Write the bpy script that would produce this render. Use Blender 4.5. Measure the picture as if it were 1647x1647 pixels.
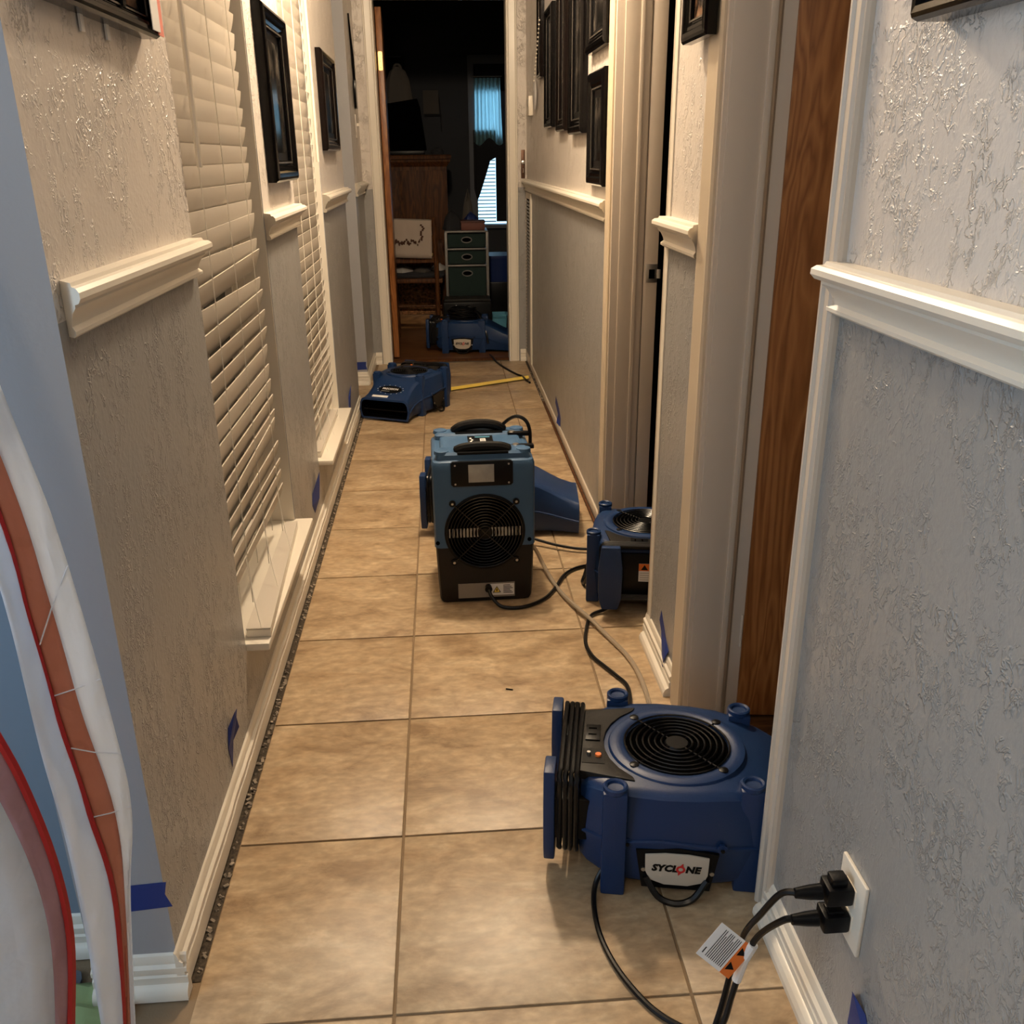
import bpy, bmesh, math, random
from mathutils import Vector, Matrix

for _o in list(bpy.data.objects):
    bpy.data.objects.remove(_o, do_unlink=True)
S = bpy.context.scene
C = S.collection
R = math.radians
PI = math.pi

# ------------------------------------------------------------------ camera
cam_d = bpy.data.cameras.new('camera')
cam_d.sensor_width = 36.0
cam_d.sensor_fit = 'HORIZONTAL'
cam_d.lens = 32.35
cam_d.clip_start = 0.02
cam = bpy.data.objects.new('camera', cam_d)
C.objects.link(cam)
cam.matrix_world = Matrix(((0.99721, 0.03681, -0.06493, 0.0),
                           (-0.07384, 0.35979, -0.93011, 0.0),
                           (-0.01087, 0.93231, 0.36150, 1.23),
                           (0, 0, 0, 1)))
S.camera = cam
# ------------------------------------------------------------------ light and exposure
S.view_settings.view_transform = 'Standard'
S.view_settings.look = 'None'
S.view_settings.gamma = 1.0
S.view_settings.use_curve_mapping = False
S.view_settings.exposure = 0.66
world = bpy.data.worlds.new('daylight')
S.world = world
world.use_nodes = True
_bg = world.node_tree.nodes['Background']
_bg.inputs[0].default_value = (0.42, 0.72, 1.0, 1)
_bg.inputs[1].default_value = 1.5


def area(name, loc, size, power, col, direction):
    d = bpy.data.lights.new(name, 'AREA')
    d.shape = 'RECTANGLE'
    d.size, d.size_y = size
    d.energy = power
    d.color = col
    o = bpy.data.objects.new(name, d)
    C.objects.link(o)
    o.location = loc
    o.rotation_euler = Vector(direction).to_track_quat('-Z', 'Y').to_euler()
    return o


# daylight coming through the big window of the room the camera stands in
area('daylight_front_window', (-1.68, 0.15, 1.30), (1.4, 1.6), 6.5, (0.84, 0.91, 1.0), (1, 0.0, -0.10))
# the hall's ceiling lamp (its fixture is built further down)
_p = bpy.data.lights.new('hall_lamp_light', 'POINT')
_p.energy = 80
_p.color = (1.0, 0.80, 0.57)
_p.shadow_soft_size = 0.07
_po = bpy.data.objects.new('hall_lamp_light', _p)
C.objects.link(_po)
_po.location = (0.03, 2.88, 2.30)


_p2 = bpy.data.lights.new('front_room_fill_light', 'POINT')  # added warm fill behind the camera, lightens surfaces facing it
_p2.energy = 12
_p2.color = (1.0, 0.82, 0.62)
_p2.shadow_soft_size = 0.15
_po2 = bpy.data.objects.new('front_room_fill_light', _p2)
C.objects.link(_po2)
_po2.location = (-0.45, -0.9, 2.28)


# ------------------------------------------------------------------ node materials
def mat(name):
    m = bpy.data.materials.new(name)
    m.use_nodes = True
    nt = m.node_tree
    return m, nt, nt.nodes, nt.links, nt.nodes['Principled BSDF']


def plain(name, col, rough=0.5, metal=0.0, spec=0.5, bump=0.0, scale=60.0, vary=0.0, **kw):
    m, nt, N, L, b = mat(name)
    b.inputs['Base Color'].default_value = (*col, 1)
    b.inputs['Roughness'].default_value = rough
    b.inputs['Metallic'].default_value = metal
    b.inputs['Specular IOR Level'].default_value = spec
    for k, v in kw.items():
        b.inputs[k.replace('_', ' ')].default_value = v
    if bump or vary:
        tc = N.new('ShaderNodeTexCoord')
        nz = N.new('ShaderNodeTexNoise')
        nz.inputs['Scale'].default_value = scale
        nz.inputs['Detail'].default_value = 4
        L.new(tc.outputs['Object'], nz.inputs['Vector'])
        if bump:
            bp = N.new('ShaderNodeBump')
            bp.inputs['Strength'].default_value = bump
            bp.inputs['Distance'].default_value = 0.002
            L.new(nz.outputs['Fac'], bp.inputs['Height'])
            L.new(bp.outputs['Normal'], b.inputs['Normal'])
        if vary:
            r = N.new('ShaderNodeValToRGB')
            r.color_ramp.elements[0].color = (*[c * (1 - vary) for c in col], 1)
            r.color_ramp.elements[1].color = (*[min(1, c * (1 + vary)) for c in col], 1)
            r.color_ramp.elements[0].position = 0.3
            r.color_ramp.elements[1].position = 0.7
            L.new(nz.outputs['Fac'], r.inputs['Fac'])
            L.new(r.outputs['Color'], b.inputs['Base Color'])
    return m


def math_node(N, op, a=None, b=None, clamp=False):
    n = N.new('ShaderNodeMath')
    n.operation = op
    n.use_clamp = clamp
    for i, v in enumerate((a, b)):
        if isinstance(v, (int, float)):
            n.inputs[i].default_value = v
    return n


def slap_wall(name, col, rough=0.32, amount=1.0):
    """painted drywall with a slap-brush texture: clusters of thin raised strokes"""
    m, nt, N, L, b = mat(name)
    b.inputs['Base Color'].default_value = (*col, 1)
    b.inputs['Roughness'].default_value = rough
    b.inputs['Specular IOR Level'].default_value = 0.5
    tc = N.new('ShaderNodeTexCoord')
    heights = []
    for sc, off, wid in ((52, 0.0, 0.055), (78, 7.3, 0.050)):
        mp = N.new('ShaderNodeMapping')
        mp.inputs['Location'].default_value = (off, off * 2, off)
        mp.inputs['Scale'].default_value = (1, 1, 0.72)
        L.new(tc.outputs['Object'], mp.inputs['Vector'])
        nz = N.new('ShaderNodeTexNoise')
        nz.inputs['Scale'].default_value = sc
        nz.inputs['Detail'].default_value = 3
        nz.inputs['Roughness'].default_value = 0.6
        nz.inputs['Distortion'].default_value = 0.5
        L.new(mp.outputs['Vector'], nz.inputs['Vector'])
        s = math_node(N, 'SUBTRACT', b=0.5)
        L.new(nz.outputs['Fac'], s.inputs[0])
        a = math_node(N, 'ABSOLUTE')
        L.new(s.outputs[0], a.inputs[0])
        mr = N.new('ShaderNodeMapRange')
        mr.inputs['From Min'].default_value = 0.0
        mr.inputs['From Max'].default_value = wid
        mr.inputs['To Min'].default_value = 1.0
        mr.inputs['To Max'].default_value = 0.0
        L.new(a.outputs[0], mr.inputs['Value'])
        mk = N.new('ShaderNodeTexNoise')
        mk.inputs['Scale'].default_value = 6 + off * 0.5
        mk.inputs['Detail'].default_value = 2
        L.new(mp.outputs['Vector'], mk.inputs['Vector'])
        mm = N.new('ShaderNodeMapRange')
        mm.inputs['From Min'].default_value = 0.44
        mm.inputs['From Max'].default_value = 0.60
        L.new(mk.outputs['Fac'], mm.inputs['Value'])
        sk = N.new('ShaderNodeTexNoise')
        sk.inputs['Scale'].default_value = 34
        sk.inputs['Detail'].default_value = 1
        L.new(mp.outputs['Vector'], sk.inputs['Vector'])
        sm = N.new('ShaderNodeMapRange')
        sm.inputs['From Min'].default_value = 0.44
        sm.inputs['From Max'].default_value = 0.54
        L.new(sk.outputs['Fac'], sm.inputs['Value'])
        p0 = math_node(N, 'MULTIPLY')
        L.new(mr.outputs[0], p0.inputs[0])
        L.new(sm.outputs[0], p0.inputs[1])
        pr = math_node(N, 'MULTIPLY')
        L.new(p0.outputs[0], pr.inputs[0])
        L.new(mm.outputs[0], pr.inputs[1])
        heights.append(pr)
    mx = math_node(N, 'MAXIMUM')
    L.new(heights[0].outputs[0], mx.inputs[0])
    L.new(heights[1].outputs[0], mx.inputs[1])
    fn = N.new('ShaderNodeTexNoise')
    fn.inputs['Scale'].default_value = 120
    fn.inputs['Detail'].default_value = 3
    L.new(tc.outputs['Object'], fn.inputs['Vector'])
    fm = math_node(N, 'MULTIPLY', b=0.35)
    L.new(fn.outputs['Fac'], fm.inputs[0])
    ad = math_node(N, 'ADD')
    L.new(mx.outputs[0], ad.inputs[0])
    L.new(fm.outputs[0], ad.inputs[1])
    bp = N.new('ShaderNodeBump')
    bp.inputs['Strength'].default_value = 0.8 * amount
    bp.inputs['Distance'].default_value = 0.0036
    L.new(ad.outputs[0], bp.inputs['Height'])
    L.new(bp.outputs['Normal'], b.inputs['Normal'])
    return m


def tile_mat():
    m, nt, N, L, b = mat('tile')
    tc = N.new('ShaderNodeTexCoord')
    oi = N.new('ShaderNodeObjectInfo')
    ad = N.new('ShaderNodeVectorMath')
    ad.operation = 'MULTIPLY_ADD'
    L.new(oi.outputs['Random'], ad.inputs[0])
    ad.inputs[1].default_value = (37, 53, 11)
    L.new(tc.outputs['Object'], ad.inputs[2])
    mp = N.new('ShaderNodeMapping')
    mp.inputs['Scale'].default_value = (1, 1.9, 1)
    L.new(ad.outputs[0], mp.inputs['Vector'])
    n1 = N.new('ShaderNodeTexNoise')
    n1.inputs['Scale'].default_value = 7.0
    n1.inputs['Detail'].default_value = 9
    n1.inputs['Roughness'].default_value = 0.66
    n1.inputs['Distortion'].default_value = 0.5
    L.new(mp.outputs[0], n1.inputs['Vector'])
    r = N.new('ShaderNodeValToRGB')
    e = r.color_ramp.elements
    e[0].position, e[0].color = 0.34, (0.255, 0.165, 0.088, 1)
    e[1].position, e[1].color = 0.70, (0.55, 0.425, 0.275, 1)
    k = e.new(0.46)
    k.color = (0.375, 0.262, 0.152, 1)
    k = e.new(0.58)
    k.color = (0.44, 0.322, 0.195, 1)
    L.new(n1.outputs['Fac'], r.inputs['Fac'])
    n2 = N.new('ShaderNodeTexNoise')
    n2.inputs['Scale'].default_value = 38
    n2.inputs['Detail'].default_value = 5
    L.new(mp.outputs[0], n2.inputs['Vector'])
    mr = N.new('ShaderNodeMapRange')
    mr.inputs['From Min'].default_value = 0.35
    mr.inputs['From Max'].default_value = 0.7
    mr.inputs['To Min'].default_value = 0.82
    mr.inputs['To Max'].default_value = 1.17
    L.new(n2.outputs['Fac'], mr.inputs['Value'])
    mx = N.new('ShaderNodeMix')
    mx.data_type = 'RGBA'
    mx.blend_type = 'MULTIPLY'
    mx.inputs[0].default_value = 1.0
    L.new(r.outputs['Color'], mx.inputs[6])
    L.new(mr.outputs[0], mx.inputs[7])
    L.new(mx.outputs[2], b.inputs['Base Color'])
    b.inputs['Roughness'].default_value = 0.42
    bp = N.new('ShaderNodeBump')
    bp.inputs['Strength'].default_value = 0.35
    bp.inputs['Distance'].default_value = 0.002
    L.new(n1.outputs['Fac'], bp.inputs['Height'])
    L.new(bp.outputs['Normal'], b.inputs['Normal'])
    return m


def wood(name, dark, light, scale=3.0, stretch=(14, 14, 1.2), rough=0.4, ring=9.0):
    m, nt, N, L, b = mat(name)
    tc = N.new('ShaderNodeTexCoord')
    mp = N.new('ShaderNodeMapping')
    mp.inputs['Scale'].default_value = stretch
    L.new(tc.outputs['Object'], mp.inputs['Vector'])
    nz = N.new('ShaderNodeTexNoise')
    nz.inputs['Scale'].default_value = scale * 0.35
    nz.inputs['Detail'].default_value = 3
    nz.inputs['Distortion'].default_value = 0.6
    L.new(mp.outputs[0], nz.inputs['Vector'])
    mu = math_node(N, 'MULTIPLY', b=ring)
    L.new(nz.outputs['Fac'], mu.inputs[0])
    fr0 = math_node(N, 'PINGPONG', b=0.5)
    L.new(mu.outputs[0], fr0.inputs[0])
    fr = math_node(N, 'MULTIPLY', b=2.0)
    L.new(fr0.outputs[0], fr.inputs[0])
    n2 = N.new('ShaderNodeTexNoise')
    n2.inputs['Scale'].default_value = scale * 4
    n2.inputs['Detail'].default_value = 6
    L.new(mp.outputs[0], n2.inputs['Vector'])
    mixf = N.new('ShaderNodeMix')
    mixf.inputs[0].default_value = 0.5
    L.new(fr.outputs[0], mixf.inputs[2])
    L.new(n2.outputs['Fac'], mixf.inputs[3])
    r = N.new('ShaderNodeValToRGB')
    r.color_ramp.elements[0].color = (*dark, 1)
    r.color_ramp.elements[1].color = (*light, 1)
    r.color_ramp.elements[0].position = 0.2
    r.color_ramp.elements[1].position = 0.75
    L.new(mixf.outputs[0], r.inputs['Fac'])
    L.new(r.outputs['Color'], b.inputs['Base Color'])
    b.inputs['Roughness'].default_value = rough
    b.inputs['Specular IOR Level'].default_value = 0.3
    return m


def picture(name, a, b_, c, scale=9):
    m, nt, N, L, b = mat(name)
    tc = N.new('ShaderNodeTexCoord')
    nz = N.new('ShaderNodeTexNoise')
    nz.inputs['Scale'].default_value = scale
    nz.inputs['Detail'].default_value = 2
    L.new(tc.outputs['Object'], nz.inputs['Vector'])
    r = N.new('ShaderNodeValToRGB')
    r.color_ramp.interpolation = 'EASE'
    r.color_ramp.elements[0].color = (*a, 1)
    r.color_ramp.elements[0].position = 0.36
    r.color_ramp.elements[1].color = (*c, 1)
    r.color_ramp.elements[1].position = 0.66
    k = r.color_ramp.elements.new(0.5)
    k.color = (*b_, 1)
    L.new(nz.outputs['Fac'], r.inputs['Fac'])
    L.new(r.outputs['Color'], b.inputs['Base Color'])
    b.inputs['Roughness'].default_value = 0.12
    return m


def sheet_mat(name, col, trans, rough=0.35, crinkle=0.0):
    """thin plastic or cloth: part diffuse, part letting light through"""
    m, nt, N, L, b = mat(name)
    b.inputs['Base Color'].default_value = (*col, 1)
    b.inputs['Roughness'].default_value = rough
    if crinkle:
        tc = N.new('ShaderNodeTexCoord')
        vo = N.new('ShaderNodeTexVoronoi')
        vo.feature = 'DISTANCE_TO_EDGE'
        vo.inputs['Scale'].default_value = 13
        nz = N.new('ShaderNodeTexNoise')
        nz.inputs['Scale'].default_value = 22
        nz.inputs['Detail'].default_value = 3
        L.new(tc.outputs['Object'], vo.inputs['Vector'])
        L.new(tc.outputs['Object'], nz.inputs['Vector'])
        ad = math_node(N, 'ADD')
        L.new(vo.outputs['Distance'], ad.inputs[0])
        L.new(nz.outputs['Fac'], ad.inputs[1])
        bp = N.new('ShaderNodeBump')
        bp.inputs['Strength'].default_value = crinkle
        bp.inputs['Distance'].default_value = 0.012
        L.new(ad.outputs[0], bp.inputs['Height'])
        L.new(bp.outputs['Normal'], b.inputs['Normal'])
    tl = N.new('ShaderNodeBsdfTranslucent')
    tl.inputs['Color'].default_value = (*col, 1)
    mx = N.new('ShaderNodeMixShader')
    mx.inputs[0].default_value = trans
    L.new(b.outputs[0], mx.inputs[1])
    L.new(tl.outputs[0], mx.inputs[2])
    L.new(mx.outputs[0], N['Material Output'].inputs[0])
    return m


M = {}
M['wall_up'] = slap_wall('upper wall paint', (0.66, 0.60, 0.54))
M['wall_low'] = slap_wall('lower wall paint', (0.312, 0.302, 0.288), 0.32, 0.85)
M['wall_end'] = plain('smooth lavender grey paint', (0.345, 0.34, 0.35), 0.55, bump=0.15, scale=150)
M['room'] = plain('plain room paint', (0.55, 0.55, 0.56), 0.7, bump=0.1, scale=120)
M['ceil'] = plain('ceiling paint', (0.75, 0.73, 0.70), 0.85, bump=0.4, scale=140)
M['trim'] = plain('cream trim paint', (0.74, 0.68, 0.58), 0.32, bump=0.08, scale=90)
M['casing'] = plain('tan door casing paint', (0.57, 0.47, 0.34), 0.35, bump=0.06, scale=90)
M['jamb'] = plain('door jamb paint', (0.58, 0.50, 0.41), 0.35, bump=0.06, scale=90)
M['white'] = plain('white plastic', (0.78, 0.71, 0.60), 0.35)
M['slat'] = sheet_mat('blind slat vinyl', (0.62, 0.56, 0.48), 0.12, 0.4)
M['cordw'] = plain('white blind cord', (0.80, 0.75, 0.66), 0.7)
M['tile'] = tile_mat()
M['grout'] = plain('grout', (0.22, 0.15, 0.085), 0.9, bump=0.5, scale=200)
M['dirt'] = plain('dark subfloor dirt', (0.055, 0.04, 0.025), 0.95, bump=0.8, scale=160, vary=0.6)
M['crumb'] = plain('plaster crumbs', (0.25, 0.20, 0.15), 0.9, vary=0.5, scale=80)
M['blue'] = plain('royal blue moulded plastic', (0.008, 0.028, 0.092), 0.40, spec=0.35, bump=0.12, scale=300)
M['dblue'] = plain('steel blue moulded plastic', (0.042, 0.100, 0.195), 0.42, spec=0.35, bump=0.12, scale=300)
M['char'] = plain('charcoal moulded plastic', (0.017, 0.015, 0.013), 0.5, spec=0.2, bump=0.15, scale=300)
M['black'] = plain('black plastic', (0.003, 0.003, 0.0035), 0.35, spec=0.2)
M['rubber'] = plain('black rubber cord', (0.003, 0.003, 0.0035), 0.30, spec=0.35)
M['blackm'] = plain('matte black', (0.0015, 0.0015, 0.0015), 0.95, spec=0.0)
M['wire'] = plain('black coated wire', (0.005, 0.005, 0.006), 0.25)
M['fin'] = plain('grey radiator fins', (0.46, 0.44, 0.40), 0.4, 0.3)
M['screen'] = plain('unlit grey display', (0.30, 0.30, 0.29), 0.18, vary=0.35, scale=14)
M['silver'] = plain('silver label', (0.24, 0.21, 0.18), 0.4)
M['steel'] = plain('steel', (0.55, 0.53, 0.50), 0.3, 1.0)
M['gold'] = plain('brass', (0.80, 0.56, 0.22), 0.35, 0.7)
M['label'] = plain('off white label', (0.50, 0.44, 0.36), 0.45)
M['paper'] = plain('white paper', (0.78, 0.76, 0.74), 0.6)
M['orange'] = plain('orange label print', (0.72, 0.16, 0.02), 0.5)
M['red'] = plain('red print', (0.55, 0.02, 0.02), 0.5)
M['yellow'] = plain('yellow tape blade', (0.95, 0.70, 0.12), 0.35)
M['ptape'] = plain('blue painters tape', (0.012, 0.030, 0.180), 0.6, bump=0.2, scale=250)
M['frame'] = plain('black lacquered frame', (0.003, 0.0025, 0.0025), 0.12, spec=0.14)
M['frame2'] = plain('dark brown frame', (0.005, 0.003, 0.0026), 0.14, spec=0.14)
M['liner'] = plain('pewter frame liner', (0.16, 0.14, 0.12), 0.25, 0.6)
M['mat'] = plain('dark picture mat', (0.005, 0.005, 0.005), 0.3, spec=0.2)
M['glass'] = plain('dark window glass', (0.006, 0.007, 0.008), 0.05)
M['pic_a'] = picture('dark photo print', (0.006, 0.006, 0.006), (0.018, 0.016, 0.014), (0.07, 0.06, 0.05), 16)
M['pic_b'] = picture('portrait print', (0.02, 0.015, 0.012), (0.25, 0.14, 0.08), (0.50, 0.36, 0.24), 22)
M['pic_c'] = picture('bright snapshot print', (0.06, 0.02, 0.02), (0.45, 0.10, 0.12), (0.75, 0.60, 0.50), 30)
M['door'] = wood('stained birch door', (0.185, 0.062, 0.015), (0.350, 0.140, 0.043), 3.0, (9, 9, 1.1), 0.34, 14)
M['oak'] = wood('dark oak furniture', (0.040, 0.012, 0.003), (0.115, 0.040, 0.009), 4.0, (9, 9, 1.0), 0.6)
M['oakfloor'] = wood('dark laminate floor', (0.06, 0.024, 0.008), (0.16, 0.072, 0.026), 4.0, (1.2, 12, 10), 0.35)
M['wicker'] = plain('woven wicker', (0.34, 0.17, 0.075), 0.6, bump=1.0, scale=50, vary=0.8)
M['towel'] = plain('printed cream towel', (0.45, 0.38, 0.32), 0.9, bump=0.4, scale=120)
M['cloth'] = plain('white cloth', (0.42, 0.40, 0.38), 0.9, bump=0.3, scale=60)
M['greycloth'] = plain('grey cloth', (0.075, 0.066, 0.058), 0.9, bump=0.3, scale=60)
M['darkcloth'] = plain('dark cloth', (0.02, 0.02, 0.024), 0.95)
M['bin'] = plain('dark green fabric', (0.009, 0.024, 0.021), 0.9, bump=0.5, scale=200)
M['greyframe'] = plain('grey metal tube', (0.20, 0.19, 0.18), 0.4, 0.2)
M['binblue'] = plain('blue storage plastic', (0.006, 0.02, 0.11), 0.4)
M['cyan'] = plain('pale blue plastic', (0.10, 0.30, 0.42), 0.3)
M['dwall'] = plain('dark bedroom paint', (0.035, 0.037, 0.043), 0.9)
M['dwall2'] = plain('unlit side room black', (0.006, 0.006, 0.008), 0.95)  # darkness of the unlit side rooms is put into the wall colour
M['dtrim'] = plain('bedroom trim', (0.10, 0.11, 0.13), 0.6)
M['curtain'] = sheet_mat('thin teal curtain', (0.50, 0.74, 0.78), 0.85, 0.9)
M['dcurtain'] = plain('heavy dark curtain', (0.012, 0.012, 0.014), 0.95)
M['poly'] = sheet_mat('white plastic sheeting', (0.88, 0.92, 0.98), 0.45, 0.28, 0.5)
M['ziptape'] = sheet_mat('red zipper tape under film', (0.60, 0.24, 0.16), 0.25, 0.28, 0.6)
M['mauve'] = sheet_mat('tape seen through film', (0.50, 0.30, 0.35), 0.30, 0.30, 0.5)
M['zipred'] = plain('red zipper', (0.40, 0.010, 0.012), 0.45)
M['hose'] = plain('clear drain hose', (0.62, 0.52, 0.40), 0.12, Transmission_Weight=0.55)
M['green'] = plain('green cloth', (0.28, 0.36, 0.16), 0.9, bump=0.5, scale=60)
M['mat_dark'] = plain('slate door mat', (0.10, 0.11, 0.13), 0.9, bump=0.6, scale=150)
M['greywall'] = plain('grey wall in dim blue daylight', (0.20, 0.25, 0.31), 0.6, bump=0.1, scale=120)  # grey wall; the dim blue daylight on it is put into the colour
_m, _nt, _N, _L, _b = mat('lamp glass')
_b.inputs['Base Color'].default_value = (1, 0.9, 0.75, 1)
_b.inputs['Emission Color'].default_value = (1.0, 0.78, 0.5, 1)
_b.inputs['Emission Strength'].default_value = 3.0
M['lamp'] = _m


# ------------------------------------------------------------------ mesh helpers
class MB:
    """collects vertices and faces; build() links them as one mesh object"""

    def __init__(s):
        s.v, s.f, s.m = [], [], []

    def add(s, vs, fs, mi=0):
        n = len(s.v)
        s.v += [tuple(p) for p in vs]
        for f in fs:
            s.f.append([i + n for i in f])
            s.m.append(mi)
        return s

    def box(s, x0, x1, y0, y1, z0, z1, mi=0, ends=None, rot=None):
        vs = [(x, y, z) for x in (x0, x1) for y in (y0, y1) for z in (z0, z1)]
        if rot is not None:
            c = Vector(((x0 + x1) / 2, (y0 + y1) / 2, (z0 + z1) / 2))
            vs = [tuple(rot @ (Vector(p) - c) + c) for p in vs]
        s.add(vs, [(0, 1, 3, 2), (4, 6, 7, 5), (0, 2, 6, 4), (1, 5, 7, 3)], mi)
        s.add(vs, [(0, 4, 5, 1), (2, 3, 7, 6)], mi if ends is None else ends)
        return s

    def tube(s, pts, r, n=8, closed=False, mi=0, caps=True):
        pts = [Vector(p) for p in pts]
        k = len(pts)
        rs = r if isinstance(r, (list, tuple)) else [r] * k
        up = None
        rings = []
        for i, p in enumerate(pts):
            if closed:
                t = pts[(i + 1) % k] - pts[i - 1]
            else:
                t = pts[min(i + 1, k - 1)] - pts[max(i - 1, 0)]
            t.normalize()
            if up is None:
                a = Vector((0, 0, 1)) if abs(t.z) < 0.9 else Vector((1, 0, 0))
                up = (a - t * a.dot(t)).normalized()
            else:
                up = up - t * up.dot(t)
                if up.length < 1e-6:
                    up = t.orthogonal()
                up.normalize()
            b = t.cross(up)
            rings.append([p + (up * math.cos(2 * PI * j / n) + b * math.sin(2 * PI * j / n)) * rs[i] for j in range(n)])
        return s.loft(rings, cyc=True, closed=closed, caps=caps and not closed, mi=mi)

    def loft(s, rings, cyc=True, closed=False, caps=False, mi=0):
        n = len(rings[0])
        vs = [p for r in rings for p in r]
        fs = []
        k = len(rings)
        for i in range(k if closed else k - 1):
            i2 = (i + 1) % k
            for j in range(n if cyc else n - 1):
                j2 = (j + 1) % n
                fs.append((i * n + j, i * n + j2, i2 * n + j2, i2 * n + j))
        if caps:
            fs.append(tuple(range(n - 1, -1, -1)))
            fs.append(tuple((k - 1) * n + j for j in range(n)))
        return s.add(vs, fs, mi)

    def lathe(s, prof, n=24, c=(0, 0, 0), axis='z', mi=0, caps=True):
        rings = []
        for r, h in prof:
            ring = []
            for j in range(n):
                a = 2 * PI * j / n
                x, y = r * math.cos(a), r * math.sin(a)
                p = (x, y, h) if axis == 'z' else ((x, h, y) if axis == 'y' else (h, x, y))
                ring.append((p[0] + c[0], p[1] + c[1], p[2] + c[2]))
            rings.append(ring)
        return s.loft(rings, caps=caps, mi=mi)

    def ring(s, R_, r, c, axis='z', n=32, k=6, mi=0):
        pts = []
        for j in range(n):
            a = 2 * PI * j / n
            x, y = R_ * math.cos(a), R_ * math.sin(a)
            p = (x, y, 0) if axis == 'z' else ((x, 0, y) if axis == 'y' else (0, x, y))
            pts.append((p[0] + c[0], p[1] + c[1], p[2] + c[2]))
        return s.tube(pts, r, k, closed=True, mi=mi)

    def prism(s, poly, h0, h1, axis='z', mi=0):
        def P(a, b, h):
            return (a, b, h) if axis == 'z' else ((a, h, b) if axis == 'y' else (h, a, b))
        n = len(poly)
        vs = [P(a, b, h0) for a, b in poly] + [P(a, b, h1) for a, b in poly]
        fs = [tuple(range(n)), tuple(range(2 * n - 1, n - 1, -1))]
        fs += [(i, (i + 1) % n, n + (i + 1) % n, n + i) for i in range(n)]
        return s.add(vs, fs, mi)

    def sheet(s, grid, thick=0.0, mi=0):
        n = len(grid[0])
        vs = [p for r in grid for p in r]
        fs = [(i * n + j, i * n + j + 1, (i + 1) * n + j + 1, (i + 1) * n + j)
              for i in range(len(grid) - 1) for j in range(n - 1)]
        return s.add(vs, fs, mi)

    def build(s, name, mats, parent=None, smooth=False, bevel=0.0, solid=0.0, world=False, seg=2, angle=35):
        me = bpy.data.meshes.new(name)
        me.from_pydata(s.v, [], s.f)
        for mm in (mats if isinstance(mats, (list, tuple)) else [mats]):
            me.materials.append(M[mm] if isinstance(mm, str) else mm)
        me.polygons.foreach_set('material_index', s.m)
        bm = bmesh.new()
        bm.from_mesh(me)
        bmesh.ops.remove_doubles(bm, verts=bm.verts, dist=1e-6)
        if not solid:
            bmesh.ops.recalc_face_normals(bm, faces=bm.faces)
        if bevel:
            ed = [e for e in bm.edges if len(e.link_faces) == 2 and e.calc_face_angle(0) > R(30)]
            bmesh.ops.bevel(bm, geom=ed, offset=bevel, offset_type='OFFSET', segments=seg, profile=0.6,
                            affect='EDGES', clamp_overlap=True)
        bm.to_mesh(me)
        bm.free()
        if smooth or bevel:
            me.polygons.foreach_set('use_smooth', [True] * len(me.polygons))
            if hasattr(me, 'set_sharp_from_angle'):
                me.set_sharp_from_angle(angle=R(angle))
        o = bpy.data.objects.new(name, me)
        C.objects.link(o)
        if solid:
            md = o.modifiers.new('thickness', 'SOLIDIFY')
            md.thickness = solid
            md.offset = 0
        if parent is not None:
            o.parent = parent
            if world:
                r = parent
                off = Vector((0, 0, 0))
                while r is not None:
                    off += Vector(r.location)
                    r = r.parent
                o.location = -off
        return o


def tag(o, label=None, cat=None, group=None, kind=None):
    if label:
        o['label'] = label
    if cat:
        o['category'] = cat
    if group:
        o['group'] = group
    if kind:
        o['kind'] = kind
    return o


def struct(o):
    o['kind'] = 'structure'
    return o


def thing(name, label, cat, loc=(0, 0, 0), rz=0.0, group=None):
    o = bpy.data.objects.new(name, None)
    o.empty_display_size = 0.05
    C.objects.link(o)
    o.location = loc
    o.rotation_euler = (0, 0, rz)
    return tag(o, label, cat, group)


def copy_tree(o, parent=None):
    c = o.copy()
    C.objects.link(c)
    c.parent = parent
    for ch in list(o.children):
        copy_tree(ch, c)
    return c


def text(name, body, size, matrix, material, parent=None, shear=0.0, bold=0.0, spacing=1.0, align='CENTER'):
    cu = bpy.data.curves.new(name, 'FONT')
    cu.body = body
    cu.size = size
    cu.align_x = align
    cu.align_y = 'CENTER'
    cu.shear = shear
    cu.offset = bold
    cu.space_character = spacing
    cu.resolution_u = 2
    cu.extrude = 0.0002
    t = bpy.data.objects.new(name, cu)
    C.objects.link(t)
    me = bpy.data.meshes.new_from_object(t)
    bpy.data.objects.remove(t)
    bpy.data.curves.remove(cu)
    me.name = name
    me.materials.clear()
    me.materials.append(M[material])
    me.transform(matrix)
    o = bpy.data.objects.new(name, me)
    C.objects.link(o)
    o.parent = parent
    return o


def frame_matrix(origin, xdir, ydir):
    x = Vector(xdir).normalized()
    y = Vector(ydir)
    y = (y - x * y.dot(x)).normalized()
    z = x.cross(y)
    m = Matrix((x, y, z)).transposed().to_4x4()
    m.translation = Vector(origin)
    return m


def spline(pts, n=8):
    """Catmull-Rom through the points"""
    P = [Vector(p) for p in pts]
    P = [P[0] * 2 - P[1]] + P + [P[-1] * 2 - P[-2]]
    out = []
    for i in range(1, len(P) - 2):
        for k in range(n):
            t = k / n
            a, b, c, d = P[i - 1], P[i], P[i + 1], P[i + 2]
            out.append(0.5 * ((2 * b) + (c - a) * t + (2 * a - 5 * b + 4 * c - d) * t * t + (3 * b - a - 3 * c + d) * t ** 3))
    out.append(P[-2])
    return out


rnd = random.Random(7)
# ================================================================== the setting
XL, XR, ZC = -0.456, 0.52, 2.44
SPLIT = 1.05
YE = 5.85                     # end wall with the bedroom door
WALLM = ['wall_low', 'wall_up', 'wall_end', 'jamb']


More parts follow.
